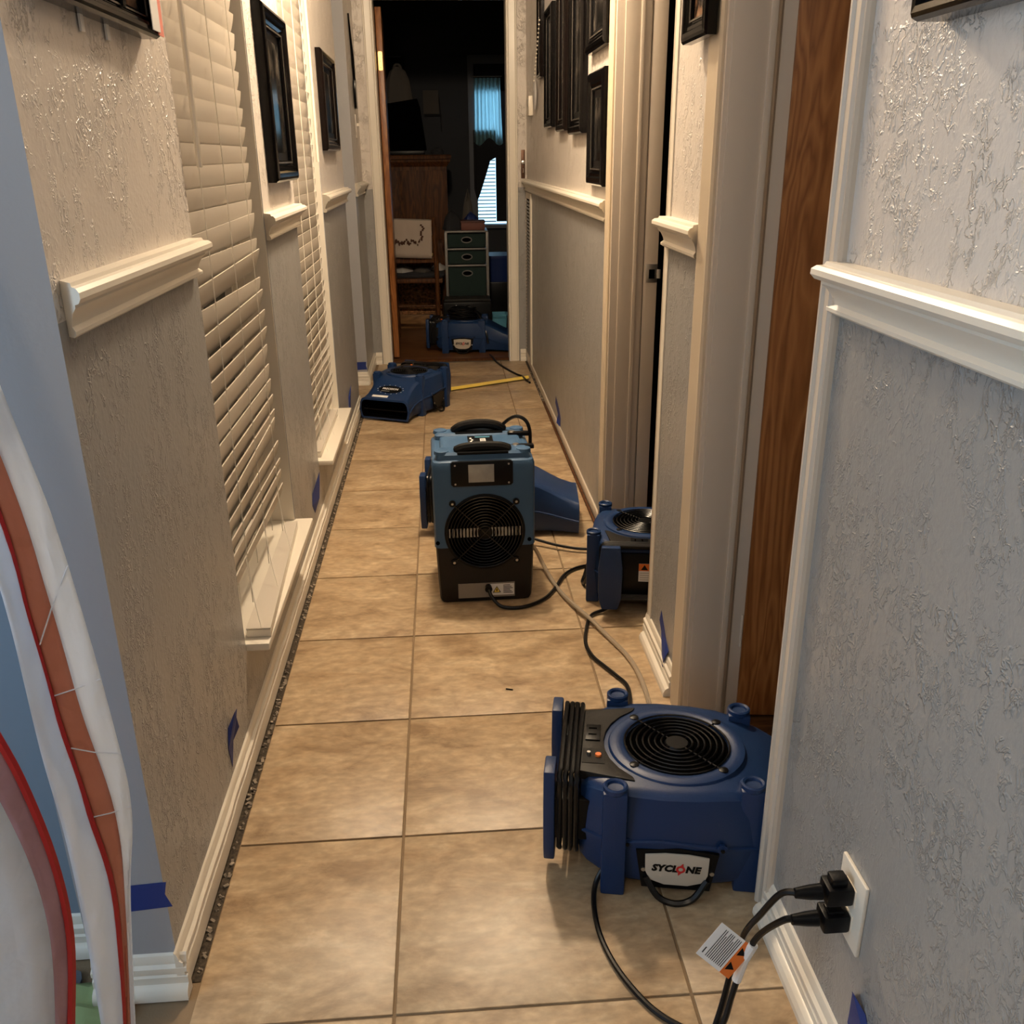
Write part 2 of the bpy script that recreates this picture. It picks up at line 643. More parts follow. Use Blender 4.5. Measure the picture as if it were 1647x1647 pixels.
def two_tone(mb, x0, x1, y0, y1, z0, z1, ends=2):
    if z0 < SPLIT:
        mb.box(x0, x1, y0, y1, z0, min(SPLIT, z1), 0, ends)
    if z1 > SPLIT:
        mb.box(x0, x1, y0, y1, max(SPLIT, z0), z1, 1, ends)


# ---- floor: grout bed with one object per tile
g = MB().box(-1.8, 0.66, -3.0, YE, -0.06, -0.0035)
floor = struct(g.build('floor', 'grout'))
xg = [-1.70, -1.509, -1.045, -0.581, -0.117, 0.347, 0.66]
tile_cache = {}
k0 = -9
for k in range(k0, 12):
    ya, yb = 1.05 + 0.4007 * k, 1.05 + 0.4007 * (k + 1)
    if yb <= -2.9:
        continue
    for i in range(len(xg) - 1):
        xa, xb = xg[i], xg[i + 1]
        y0, y1 = ya, min(yb, YE)
        if y1 - y0 < 0.02:
            continue
        if ya > 0.9:
            if xb < -0.45 and not (4.6 < ya < 5.3):
                continue
            if xa < -0.43 and not (4.65 < ya < 5.25):
                xa = -0.431
            if xb > 0.6:
                near_door = (ya > 1.0 and yb < 2.0)
                xb = 0.66 if (ya < 3.0) else 0.505
        else:
            if xb > 0.6:
                xb = 0.505
        w, d = xb - xa - 0.005, y1 - y0 - 0.005
        key = (round(w, 3), round(d, 3))
        if key not in tile_cache:
            o = MB().box(-w / 2, w / 2, -d / 2, d / 2, -0.008, 0).build('tile', 'tile', floor, bevel=0.0018)
            tile_cache[key] = o.data
        else:
            o = bpy.data.objects.new('tile', tile_cache[key])
            C.objects.link(o)
            o.parent = floor
        o.location = ((xa + xb) / 2, (y0 + y1) / 2, rnd.uniform(-0.0006, 0.0))
# dirty gap left where the shoe moulding was pulled off along the left wall
MB().box(-0.46, -0.4305, 1.14, 4.70, -0.02, -0.002).build('dirt_gap', 'dirt', floor)
MB().box(0.503, 0.53, 2.98, YE, -0.02, -0.002).build('dirt_gap', 'dirt', floor)
cr = MB()
for i in range(420):
    y = rnd.uniform(1.15, 4.6) if i < 300 else rnd.uniform(3.0, 5.6)
    x = rnd.uniform(-0.441, -0.432) if i < 300 else rnd.uniform(0.503, 0.513)
    r = rnd.uniform(0.0012, 0.0034)
    q = Matrix.Rotation(rnd.uniform(0, 3), 3, 'Z') @ Matrix.Rotation(rnd.uniform(0, 1), 3, 'X')
    cr.box(x - r, x + r, y - r * 1.6, y + r * 1.6, -0.002, -0.002 + r, rot=q)
o = cr.build('debris_crumbs', 'crumb', floor)
o['kind'] = 'stuff'

# ---- ceiling
struct(MB().box(-1.9, 0.9, -3.1, YE + 0.1, ZC, ZC + 0.1).build('ceiling', 'ceil'))

# ---- left wall with two windows and a side opening
W1, W2, OPEN = (1.79, 2.53), (3.08, 3.80), (4.70, 5.29)
SILL, HEAD = 0.246, 2.05
wl = MB()
xo = XL - 0.13
two_tone(wl, xo, XL, 1.13, W1[0], 0, ZC)
two_tone(wl, xo, XL, W1[1], W2[0], 0, ZC)
two_tone(wl, xo, XL, W2[1], OPEN[0], 0, ZC)
for w in (W1, W2):
    two_tone(wl, xo, XL, w[0], w[1], 0, SILL)
    two_tone(wl, xo, XL, w[0], w[1], HEAD, ZC)
two_tone(wl, xo, XL, OPEN[0], OPEN[1], HEAD, ZC)
two_tone(wl, xo, XL, OPEN[1], YE, 0, ZC)
struct(wl.build('wall_left', WALLM))
# wall beside the hall opening, set back a little, and the rest of the front room
struct(MB().box(-1.8, xo, 1.225, 1.33, 0, ZC).build('wall_front', 'greywall'))
struct(MB().box(-1.8, -1.7, -3.1, -0.55, 0, ZC).box(-1.8, -1.7, 0.85, 1.33, 0, ZC).box(-1.8, -1.7, -0.55, 0.85, 0, 0.5)
       .box(-1.8, -1.7, -0.55, 0.85, 2.2, ZC).build('wall_front_left', 'room'))
struct(MB().box(-1.8, 0.66, -3.1, -3.0, 0, ZC).build('wall_back', 'room'))
# side passage behind the left opening
struct(MB().box(-1.75, -1.65, 4.4, 5.6, 0, ZC).box(-1.75, xo, 4.40, 4.5, 0, ZC).box(-1.75, xo, 5.292, 5.4, 0, ZC)
       .build('wall_passage', 'wall_end'))

# ---- right wall: near wall, panelled doorway, pier, dark doorway, far wall
D1, D2 = (1.235, 1.80), (2.185, 2.91)
wr = MB()
xo2 = XR + 0.14
two_tone(wr, XR, xo2, -3.1, D1[0], 0, ZC, 3)
two_tone(wr, XR, xo2, D1[1], D2[0], 0, ZC, 3)
two_tone(wr, XR, xo2, D2[1], YE, 0, ZC, 3)
two_tone(wr, XR, xo2, D1[0], D1[1], 2.06, ZC, 3)
two_tone(wr, XR, xo2, D2[0], D2[1], 2.06, ZC, 3)
struct(wr.build('wall_right', WALLM))
# rooms behind the two right-hand doorways
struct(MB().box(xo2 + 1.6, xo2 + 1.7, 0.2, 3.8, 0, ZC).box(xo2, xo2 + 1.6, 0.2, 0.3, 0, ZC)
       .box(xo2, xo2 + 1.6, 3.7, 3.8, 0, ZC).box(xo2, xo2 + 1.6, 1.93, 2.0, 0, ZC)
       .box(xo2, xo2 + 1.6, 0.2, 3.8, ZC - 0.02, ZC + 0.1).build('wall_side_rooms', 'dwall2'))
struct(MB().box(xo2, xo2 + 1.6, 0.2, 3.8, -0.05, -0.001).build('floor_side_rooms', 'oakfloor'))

# ---- end wall with the bedroom doorway
DB = (-0.345, 0.408)
we = MB()
two_tone(we, -0.60, DB[0], YE, YE + 0.12, 0, ZC, None)
two_tone(we, DB[1], 0.66, YE, YE + 0.12, 0, ZC, None)
two_tone(we, DB[0], DB[1], YE, YE + 0.12, 2.06, ZC, None)
struct(we.build('wall_end', WALLM))

# ---- chair rails
RAIL = [(0, 1.030), (0.010, 1.030), (0.0145, 1.0335), (0.0145, 1.038), (0.009, 1.043), (0.0105, 1.050), (0.015, 1.060),
        (0.0215, 1.067), (0.0215, 1.0705), (0.029, 1.073), (0.0335, 1.079), (0.033, 1.086), (0.028, 1.0905),
        (0.021, 1.0915), (0.019, 1.096), (0, 1.097)]


def rail(name, x, sgn, y0, y1, r0=True, r1=True, dz=0.0, s=1.0):
    """moulding along y on the wall at x, its returns mitred back to the wall"""
    ring0 = [(x + sgn * d * s, y0 + (0.028 - d if r0 else 0), z + dz) for d, z in RAIL]
    ring1 = [(x + sgn * d * s, y1 - (0.028 - d if r1 else 0), z + dz) for d, z in RAIL]
    return struct(MB().loft([ring0, ring1], caps=True).build(name, 'trim', smooth=True, angle=24))


rail('trim_1', XL, 1, 1.128, 1.792)
rail('trim_2', XL, 1, 2.505, 3.10)
rail('trim_3', XL, 1, 3.775, 4.71)
rail('trim_4', XL, 1, 5.28, YE - 0.0, True, False)
rail('trim_5', XR, -1, -1.0, 1.218)
rail('trim_6', XR, -1, 1.875, 2.20)
rail('trim_7', XR, -1, 2.965, YE, True, False)

# ---- baseboards
BASE = [(0, 0.0), (0.013, 0.0), (0.013, 0.036), (0.0095, 0.0385), (0.0095, 0.042), (0.0125, 0.045), (0.0125, 0.053), (0.007, 0.057), (0.007, 0.062), (0.0035, 0.071), (0, 0.074)]
SHOE = [(0.013, 0.0), (0.026, 0.0), (0.0255, 0.010), (0.0215, 0.018), (0.016, 0.022), (0.013, 0.023)]


def base(name, x, sgn, y0, y1, z=0.0, prof=BASE, m='trim', wob=0.0, parent=None, e0=0, e1=0):
    n = max(2, int((y1 - y0) / 0.04)) if wob else 2
    rings = []
    for i in range(n):
        t = i / (n - 1)
        y = y0 + (y1 - y0) * t
        j = rnd.uniform(-wob, wob) if wob else 0
        dd = e0 if i == 0 else (e1 if i == n - 1 else 0)
        rings.append([(x + sgn * (d + (j * 0.5 if d > 0 else 0)), y + dd * d, zz + z + (j if zz < 0.01 else 0)) for d, zz in prof])
    o = MB().loft(rings, caps=True).build(name, m, parent, smooth=True, angle=22)
    return o if parent else struct(o)


base('baseboard_left', XL, 1, 1.118, OPEN[0], 0.009, wob=0.0018)
base('baseboard_left_end', XL, 1, OPEN[1] - 0.01, YE)
bb = base('baseboard_right', XR, -1, -2.5, 1.205)
base('shoe_moulding', XR, -1, -2.5, 1.205, 0, SHOE, parent=bb)
bb = base('baseboard_pier', XR, -1, 1.89, 2.196)
base('shoe_moulding', XR, -1, 1.89, 2.18, 0, SHOE, parent=bb)
base('baseboard_right_far', XR, -1, 2.985, YE, 0.004, [(0, 0), (0.006, 0), (0.007, 0.03), (0.005, 0.036), (0, 0.038)], 'jamb', wob=0.0012)
MB().box(0.502, 0.509, 3.0, 4.75, 0, 0.010).build('tack_strip', 'oak', bpy.data.objects['baseboard_right_far'])


def base_x(name, y, x0, x1, m='trim'):
    """baseboard facing the camera, on a wall at y"""
    o = MB().loft([[(x, y - d, z) for d, z in BASE] for x in (x0, x1)], caps=True).build(name, m, smooth=True, angle=22)
    MB().loft([[(x, y - d, z) for d, z in SHOE] for x in (x0, x1)], caps=True).build('shoe_moulding', m, o, smooth=True, angle=40)
    return struct(o)


base_x('baseboard_return', 1.13, xo, -0.44)
base_x('baseboard_front', 1.225, -1.7, xo)
base_x('baseboard_end', YE, -0.445, -0.405)
base_x('baseboard_end_right', YE, 0.475, 0.51)
base_x('baseboard_passage', 5.29, -1.6, -0.45)

# ---- casings (stepped architrave mouldings) and jambs
CAS = [(0, 0), (0, 0.009), (0.005, 0.013), (0.012, 0.013), (0.016, 0.009), (0.022, 0.010), (0.052, 0.014),
       (0.058, 0.011), (0.064, 0.011), (0.066, 0.006), (0.066, 0)]


def casing_x(name, y, x0, sgn, h, w=1.0, m='trim'):
    """upright casing on a wall facing the camera: starts at x0 (opening side), runs away from it"""
    poly = [(x0 + sgn * a * w, y - b) for a, b in CAS]
    return struct(MB().prism(poly, 0.0, h).build(name, m))


def casing_y(name, x, sgn, y0, dirn, h, w=1.0, m='trim'):
    poly = [(x + sgn * b, y0 + dirn * a * w) for a, b in CAS]
    return struct(MB().prism(poly, 0.0, h).build(name, m))


casing_x('trim_8', YE, DB[0] + 0.004, -1, 2.1, 0.9)
casing_x('trim_9', YE, DB[1] - 0.004, 1, 2.1, 0.95)
struct(MB().box(DB[0] - 0.06, DB[1] + 0.06, YE - 0.014, YE, 2.055, 2.12).build('trim_10', 'trim'))
struct(MB().box(DB[0] - 0.002, DB[0] + 0.004, YE - 0.002, YE + 0.125, 0, 2.06).box(DB[1] - 0.004, DB[1] + 0.002, YE - 0.002, YE + 0.125, 0, 2.06)
       .build('trim_11', 'trim'))
casing_y('trim_12', XR, -1, D1[0] + 0.003, -1, 2.1, 0.72, 'jamb')
casing_y('trim_13', XR, -1, D1[1] - 0.004, 1, 2.1, 1.32, 'casing')
struct(MB().box(XR - 0.003, XR, D2[0] - 0.030, D2[0], 0, 2.1).build('trim_14', 'trim'))
casing_y('trim_15', XR, -1, D2[1] - 0.004, 1, 2.1, 1.05, 'casing')
# jamb linings: near doorway (far side faces the camera), dark doorway
j = MB().box(XR - 0.004, 0.602, D1[1] - 0.014, D1[1] + 0.001, 0, 2.06)
j.box(0.615, xo2 + 0.004, D1[1] - 0.012, D1[1] + 0.001, 0, 2.06)
j.box(0.601, 0.616, D1[1] - 0.001, D1[1] + 0.001, 0, 2.06)
j.box(XR - 0.004, xo2 + 0.004, D1[0] - 0.001, D1[0] + 0.012, 0, 2.06)
j.box(0.590, 0.602, D1[1] - 0.024, D1[1] - 0.014, 0, 2.05)
j.box(0.524, 0.592, D1[1] - 0.020, D1[1] - 0.013, 0, 2.05)
j.box(XR - 0.004, xo2 + 0.004, D1[0], D1[1], 2.05, 2.07)
struct(j.build('trim_16', 'jamb', bevel=0.002))
j = MB().box(XR - 0.004, 0.617, D2[1] - 0.014, D2[1] + 0.001, 0, 2.06)
j.box(0.621, xo2 + 0.004, D2[1] - 0.014, D2[1] + 0.001, 0, 2.06)
j.box(0.617, 0.621, D2[1] - 0.003, D2[1] + 0.001, 0, 2.06)
j.box(0.585, 0.597, D2[1] - 0.021, D2[1] - 0.013, 0, 2.05)
j.box(0.540, 0.586, D2[1] - 0.018, D2[1] - 0.013, 0, 2.05)
j.box(XR - 0.004, xo2 + 0.004, D2[0] - 0.001, D2[0] + 0.008, 0, 2.06)
j.box(XR - 0.004, xo2 + 0.004, D2[0], D2[1], 2.05, 2.07)
struct(j.build('trim_17', 'jamb', bevel=0.002))

# ---- doors
d1 = thing('door_1', None, None, (0.640, D1[1] - 0.018, 0))
struct(d1)
dd = MB().box(0, 0.56, 0, 0.035, 0.012, 2.03).build('door_leaf', 'door', d1, bevel=0.002)
for z in (0.23, 1.80):
    MB().lathe([(0.003, z - 0.04), (0.003, z + 0.04)], 10, (-0.003, 0.004, 0)).build('hinge', 'jamb', d1)
d1.rotation_euler = (0, 0, R(-7))
d2 = struct(thing('door_2', None, None, (-0.302, YE + 0.128, 0)))
MB().box(-0.035, 0.0, 0.012, 0.73, 0.012, 2.03).build('door_leaf', 'door', d2, bevel=0.002)
hg = MB().prism([(-0.012, 1.705), (-0.009, 1.700), (0.009, 1.700), (0.012, 1.705), (0.012, 1.795), (0.009, 1.80), (-0.009, 1.80), (-0.012, 1.795)],
                -0.004, -0.001, 'y').build('hinge', 'gold', d2)
hg.location = (-0.0175, 0.012, 0.0)
for z in (1.715, 1.748, 1.785):
    MB().lathe([(0.0022, -0.0052), (0.0022, -0.0041)], 8, (0, 0, z), 'y').build('hinge_screw', 'black', hg)
d2.rotation_euler = (0, 0, R(2))
# strike plate with its curled lip on the dark doorway's jamb
sp = thing('strike_plate', 'worn steel latch strike plate on the dark doorway jamb', 'strike plate', (0.643, D2[1] - 0.0145, 0.883))
MB().box(-0.017, 0.020, -0.002, 0.0, -0.028, 0.028).build('plate', 'steel', sp, bevel=0.0008)
MB().box(-0.006, 0.012, -0.003, -0.0015, -0.016, 0.012).build('latch_hole', 'blackm', sp)
lip = MB().sheet([[(0.018 + 0.010 * math.sin(a), -0.002 - 0.010 * (1 - math.cos(a)), z) for a in [i * 0.3 for i in range(6)]] for z in (-0.015, 0.012)])
lip.build('curled_lip', 'steel', sp, solid=0.0015)

# threshold between tile and bedroom floor
struct(MB().prism([(YE + 0.02, 0.0), (YE + 0.035, 0.008), (YE + 0.075, 0.008), (YE + 0.09, 0)], DB[0] + 0.004, DB[1] - 0.004, 'x')
       .build('trim_18', 'oak'))
# ================================================================== windows and blinds
def window(n, w):
    root = struct(thing('window_%d' % n, None, None, (XL - 0.11, (w[0] + w[1]) / 2, SILL)))
    fr = MB()
    x0, x1 = XL - 0.125, XL - 0.095
    fr.box(x0, x1, w[0], w[0] + 0.035, SILL, HEAD).box(x0, x1, w[1] - 0.035, w[1], SILL, HEAD)
    fr.box(x0, x1, w[0], w[1], SILL, SILL + 0.04).box(x0, x1, w[0], w[1], HEAD - 0.04, HEAD)
    fr.box(x0, x1 + 0.005, w[0], w[1], 1.12, 1.16)
    fr.build('window_frame', 'trim', root, bevel=0.002, world=True)
    MB().box(x0 + 0.008, x0 + 0.012, w[0] + 0.03, w[1] - 0.03, SILL + 0.03, HEAD - 0.03).build('pane', 'glass', root, world=True)
    # painted reveals at the far side and head
    MB().box(XL - 0.095, XL - 0.002, w[1] - 0.004, w[1] + 0.001, SILL, HEAD).box(XL - 0.095, XL - 0.002, w[0] - 0.001, w[0] + 0.004, SILL, HEAD) \
        .build('reveal', 'trim', root, world=True)
    MB().box(XL - 0.095, -0.406, w[0] + 0.004, w[1] + 0.010, SILL - 0.016, SILL + 0.002).build('window_sill', 'trim', root, bevel=0.004, world=True)


window(1, W1)
window(2, W2)


def slat_mesh(L):
    """a thin slightly curved slat along +y, its top edge leaning into the hall"""
    prof = []
    n = 6
    for i in range(n + 1):
        t = i / n - 0.5
        prof.append((0.0145 * t + 0.0026 * (1 - 4 * t * t), 0.0535 * t))
    up = [(x + 0.0015, z) for x, z in prof]
    dn = [(x - 0.0015, z) for x, z in reversed(prof)]
    ring = up + dn
    return MB().loft([[(x, 0, z) for x, z in ring], [(x, L, z) for x, z in ring]], caps=True)


def blind(name, label, w, y0, y1, xs, zs_gap, seed, wand_y, rail_box, n_low):
    r = random.Random(seed)
    root = thing('window_blind', label, 'blind', (xs, (y0 + y1) / 2, SILL), 0, 'hall window blinds')
    L = y1 - y0
    first = None
    z = HEAD - 0.09
    zs = []
    while z > SILL + n_low:
        zs.append(z)
        z -= 0.0405 * (1.0 + (0.14 if z < zs_gap[1] and z > zs_gap[0] else 0.0))
    for i, z in enumerate(zs):
        if first is None:
            o = slat_mesh(L).build('slat', 'slat', root, smooth=True, angle=60)
            first = o.data
        else:
            o = bpy.data.objects.new('slat', first)
            C.objects.link(o)
            o.parent = root
        messy = zs_gap[0] < z < zs_gap[1]
        low = z < SILL + 0.30
        o.location = (xs - root.location.x, y0 - root.location.y + r.uniform(-0.004, 0.004) + (r.uniform(0, 0.012) if messy or low else 0), z - root.location.z)
        o.rotation_euler = (r.uniform(-0.004, 0.004) + (r.uniform(-0.015, 0.022) if messy else 0) + (r.uniform(-0.03, 0.03) if low else 0),
                            r.uniform(-0.06, 0.06) + (r.uniform(-0.05, 0.10) if messy or low else 0), 0)
    MB().box(xs - 0.03, xs + 0.03, y0 - 0.006, y1 + 0.006, HEAD - 0.06, HEAD - 0.004).build('headrail', 'white', root, bevel=0.003, world=True)
    for fy in (0.16, 0.5, 0.84):
        y = y0 + L * fy
        for dx, dy in ((0.014, 0), (-0.014, 0.006)):
            MB().tube([(xs + dx, y + dy, HEAD - 0.06), (xs + dx + 0.001, y + dy + 0.003, 1.2), (xs + dx, y + dy, 0.7), (xs + dx, y + dy + 0.004, SILL + 0.045)], 0.00115, 5) \
                .build('ladder_cord', 'cordw', root, world=True)
        if rail_box:
            MB().tube(spline([(xs + 0.014, y - 0.01, SILL + 0.16), (xs + 0.03, y - 0.05, SILL + 0.08), (xs + 0.05, y - 0.10, SILL + 0.032)], 4), 0.0009, 4) \
                .build('lift_cord', 'cordw', root, world=True)
    # bottom rail lying on the sill
    a, b = rail_box
    poly = [(a[0], a[2]), (a[1], a[2]), (b[1], b[2]), (b[0], b[2])]
    MB().prism(poly, SILL + 0.003, SILL + 0.021).build('bottom_rail', 'white', root, bevel=0.0025, world=True)
    MB().prism([(p[0] * 1.0, p[1]) for p in poly], SILL + 0.022, SILL + 0.0245).build('slat', 'slat', root, world=True)
    MB().tube([(xs + 0.03, wand_y, 1.96), (xs + 0.034, wand_y - 0.01, 1.6), (xs + 0.035, wand_y - 0.02, 1.215)], 0.0052, 8).build('tilt_wand', 'white', root, smooth=True, world=True)
    return root


blind('b', 'white slatted blind in the nearer hall window, its bottom rail fallen on the sill', W1, 1.808, 2.435, -0.472, (0.72, 1.08), 3, 1.855,
      ((-0.459, -0.406, 1.823), (-0.470, -0.438, 2.46)), 0.09)
blind('b', 'white slatted blind in the farther hall window, seen past the framed picture', W2, 3.098, 3.70, -0.472, (1.3, 1.5), 9, 3.62,
      ((-0.500, -0.450, 3.12), (-0.500, -0.450, 3.70)), 0.06)

# ================================================================== ceiling lamp
lamp = thing('ceiling_lamp', 'round frosted ceiling lamp over the middle of the hall', 'lamp', (0.03, 2.85, ZC))
MB().lathe([(0.0, 0), (0.15, 0), (0.155, -0.012), (0.15, -0.025), (0.0, -0.025)], 32).build('base', 'white', lamp, smooth=True)
MB().lathe([(0.135, -0.026), (0.13, -0.05), (0.10, -0.075), (0.05, -0.09), (0.002, -0.093)], 32, caps=False).build('glass_shade', 'lamp', lamp, smooth=True)


fill_lamp = copy_tree(lamp)  # unseen fixture added for the warm fill in the front room
fill_lamp.location = (-0.45, -0.9, ZC)
fill_lamp['label'] = 'round frosted fill lamp added in the front room behind the viewer'
lamp['group'] = fill_lamp['group'] = 'round ceiling lamps'


# ================================================================== framed pictures
def picture_frame(name, label, x, sgn, y0, y1, z0, z1, depth=0.022, rim=0.035, m='frame', pic='pic_a', matw=0.02, group=None, off=0.001, tilt=0.0):
    root = thing(name, label, 'picture', (x + sgn * off, (y0 + y1) / 2, z0), 0, group)
    hw, hh = (y1 - y0) / 2, (z1 - z0)
    P = [(0, 0), (0, 0.72), (0.10, 0.92), (0.22, 1.0), (0.42, 0.98), (0.52, 0.80), (0.66, 0.78), (0.78, 0.62), (0.92, 0.60), (1.0, 0.45), (1.0, 0.25)]
    rings = []
    for a, d in P:
        i = a * rim
        xx = sgn * d * depth
        rings.append([(xx, -hw + i, i), (xx, hw - i, i), (xx, hw - i, hh - i), (xx, -hw + i, hh - i)])
    MB().loft(rings).build('frame', m, root)
    lr = []
    for a, d in ((0.86, 0.64), (0.86, 0.68), (0.94, 0.68), (0.94, 0.60)):
        i = a * rim
        xx = sgn * d * depth
        lr.append([(xx, -hw + i, i), (xx, hw - i, i), (xx, hw - i, hh - i), (xx, -hw + i, hh - i)])
    MB().loft(lr).build('liner', 'liner', root)
    i = rim - 0.001
    MB().box(min(0, sgn * depth * 0.28), max(0, sgn * depth * 0.28), -hw + i, hw - i, i, hh - i).build('picture_mat', 'mat', root)
    if pic:
        i = rim + matw
        a, b = sgn * depth * 0.27, sgn * depth * 0.31
        MB().box(min(a, b), max(a, b), -hw + i, hw - i, i, hh - i).build('photo', pic, root)
    if tilt:
        root.rotation_euler = (R(tilt), 0, 0)
    return root


gl, gr = 'framed pictures on the left hall wall', 'framed pictures on the right hall wall'
picture_frame('picture_frame', 'black framed picture between the two hall windows', XL, 1, 2.64, 3.02, 1.168, 1.60, 0.030, 0.055, group=gl)
picture_frame('picture_frame', 'dark framed picture just past the farther hall window', XL, 1, 3.93, 4.40, 1.255, 1.62, 0.026, 0.05, 'frame2', group=gl)
c3 = picture_frame('picture_frame', 'three-opening black photo frame high on the near left wall', XL, 1, 1.22, 1.645, 1.405, 1.72, 0.030, 0.030, pic=None, group=gl)
for k, pm in enumerate(('pic_b', 'pic_c', 'pic_b')):
    ya = -0.182 + 0.124 * k
    MB().box(0.008, 0.0095, ya + 0.010, ya + 0.106, 0.036, 0.27).build('photo', pm, c3)
    if k:
        MB().box(0.008, 0.024, ya - 0.010, ya + 0.006, 0.025, 0.29).build('divider', 'frame', c3, bevel=0.002)
for y in (0.0, 0.10):
    MB().box(0.001, 0.004, y - 0.07, y - 0.058, -0.020, 0.004).build('hanging_strip', 'paper', c3)
card = thing('greeting_card', 'pale card with a coral edge tucked in the three-opening frame', 'card', (XL + 0.034, 1.615, 1.412))
MB().box(0, 0.0012, -0.028, 0.012, 0, 0.16).build('card_front', 'paper', card)
MB().box(-0.0014, -0.0002, 0.006, 0.034, -0.004, 0.16).build('card_edge', plain('coral card', (0.75, 0.22, 0.16), 0.6), card)
# ornament on the far left wall piece
orn = thing('wall_ornament', 'slim black scrolled wall ornament left of the bedroom door', 'ornament', (XL + 0.004, 5.60, 1.48))
MB().tube(spline([(0, -0.06, 0.46), (0, -0.03, 0.36), (0, 0.0, 0.28), (0, 0.02, 0.2), (0, 0.04, 0.0)], 6), [0.004 + 0.006 * min(1, i / 14) for i in range(25)], 6).build('stem', 'frame', orn, smooth=True)
for s_, zz in ((1, 0.25), (-1, 0.22), (1, 0.13)):
    MB().tube([(0.002, 0.03 * s_ * math.sin(a) * (1 - a / 9) + 0.01, zz + 0.04 * math.cos(a) * (1 - a / 9)) for a in [i * 0.5 for i in range(14)]], 0.005, 6).build('scroll', 'frame', orn, smooth=True)
MB().box(0, 0.012, -0.035, 0.055, 0.0, 0.14).build('panel', 'frame', orn, bevel=0.003)

picture_frame('picture_frame', 'small black framed picture hung lowest beside the dark doorway casing', XR, -1, 3.00, 3.31, 1.135, 1.475, 0.024, 0.055, group=gr)
picture_frame('picture_frame', 'black beaded frame right above the lowest picture on the right wall', XR, -1, 2.992, 3.36, 1.535, 1.90, 0.026, 0.05, matw=0.012, group=gr)
picture_frame('picture_frame', 'tall black frame with a grey print beside the beaded frame', XR, -1, 3.45, 3.79, 1.30, 1.86, 0.026, 0.055, group=gr, pic='pic_a')
picture_frame('picture_frame', 'tall dark frame third from the dark doorway on the right wall', XR, -1, 3.94, 4.20, 1.32, 1.88, 0.024, 0.05, 'frame2', group=gr)
picture_frame('picture_frame', 'narrow black frame with a white chain at its far side', XR, -1, 4.40, 4.68, 1.345, 1.84, 0.022, 0.045, group=gr)
picture_frame('picture_frame', 'farthest dark frame on the right wall above the oval plaque', XR, -1, 4.86, 5.02, 1.58, 1.95, 0.022, 0.035, 'frame2', group=gr)
picture_frame('picture_frame', 'black ridged frame with a portrait on the narrow wall between the doorways', XR, -1, 1.815, 1.99, 1.428, 1.74, 0.024, 0.040, pic='pic_b', matw=0.0, group=gr, off=0.016)
picture_frame('picture_frame', 'deep dark box frame cut off at the top right', XR, -1, 0.70, 1.02, 1.352, 1.72, 0.040, 0.03, group=gr)

# oval plaque on a chain, thermostat, key hook
pl = thing('oval_plaque', 'white oval plaque hanging by a chain on the right wall', 'plaque', (XR - 0.014, 5.20, 1.52))
MB().lathe([(0.0, -0.004), (0.055, -0.004), (0.062, 0.0), (0.055, 0.004), (0.0, 0.004)], 24, axis='x').build('disc', 'paper', pl, smooth=True).scale = (1, 1.35, 1.25)
ch = MB()
for i in range(16):
    ch.lathe([(0.0, -0.005), (0.005, 0), (0.0, 0.005)], 6, (-0.012, -0.09 - 0.018 * i, 0.06 + 0.016 * i))
ch.build('chain', 'white', pl)
th = thing('thermostat', 'small white thermostat on the right wall near the bedroom door', 'thermostat', (XR, 5.50, 1.43))
MB().box(-0.024, 0, -0.06, 0.06, 0, 0.10).build('case', 'white', th, bevel=0.004)
MB().box(-0.0255, -0.024, -0.035, 0.035, 0.05, 0.085).build('display', 'fin', th)
hk = thing('key_hook', 'little bronze hook with a steel ring beside the bedroom door', 'hook', (0.498, YE - 0.001, 1.10))
MB().box(-0.012, 0.012, -0.008, 0, 0.0, 0.16).build('plate', plain('aged bronze', (0.10, 0.05, 0.03), 0.4, 0.6), hk, bevel=0.003)
MB().lathe([(0.002, -0.022), (0.010, -0.020), (0.012, -0.012), (0.004, -0.006)], 12, (0, 0, 0.09), 'y').build('knob', 'steel', hk, smooth=True)
MB().ring(0.012, 0.002, (0, -0.016, 0.045), 'x', 16).build('ring', 'steel', hk, smooth=True)
sw = thing('light_switch', 'cream toggle switch left of the bedroom door', 'switch', (XL, 5.62, 1.33))
MB().box(0, 0.005, -0.04, 0.04, 0, 0.12).build('plate', 'wall_up', sw, bevel=0.002)
MB().box(0.005, 0.018, -0.006, 0.006, 0.06, 0.075).build('toggle', 'white', sw)

# return-air grille at the far right
vg = thing('return_air_grille', 'tall slotted return air grille low beside the bedroom door', 'grille', (XR, 5.68, 0.04))
MB().box(-0.004, 0, -0.13, 0.14, 0, 0.97).build('backing', 'blackm', vg)
fr = MB().box(-0.010, 0, -0.145, -0.115, -0.0, 0.985).box(-0.010, 0, 0.125, 0.15, 0, 0.985).box(-0.010, 0, -0.14, 0.15, 0, 0.03).box(-0.010, 0, -0.14, 0.15, 0.95, 0.985)
fr.build('frame', 'jamb', vg, bevel=0.002)
lv = MB().box(-0.008, -0.002, -0.12, 0.13, -0.006, 0.006, rot=Matrix.Rotation(R(40), 3, 'Y'))
lvo = lv.build('louver', 'greyframe', vg)
lvo.location = (0, 0, 0.045)
for i in range(1, 45):
    o = bpy.data.objects.new('louver', lvo.data)
    C.objects.link(o)
    o.parent = vg
    o.location = (0, 0, 0.045 + 0.0202 * i)
MB().box(-0.007, 0, -0.165, -0.147, -0.03, 0.985).build('edge_strip', 'white', vg, bevel=0.002)

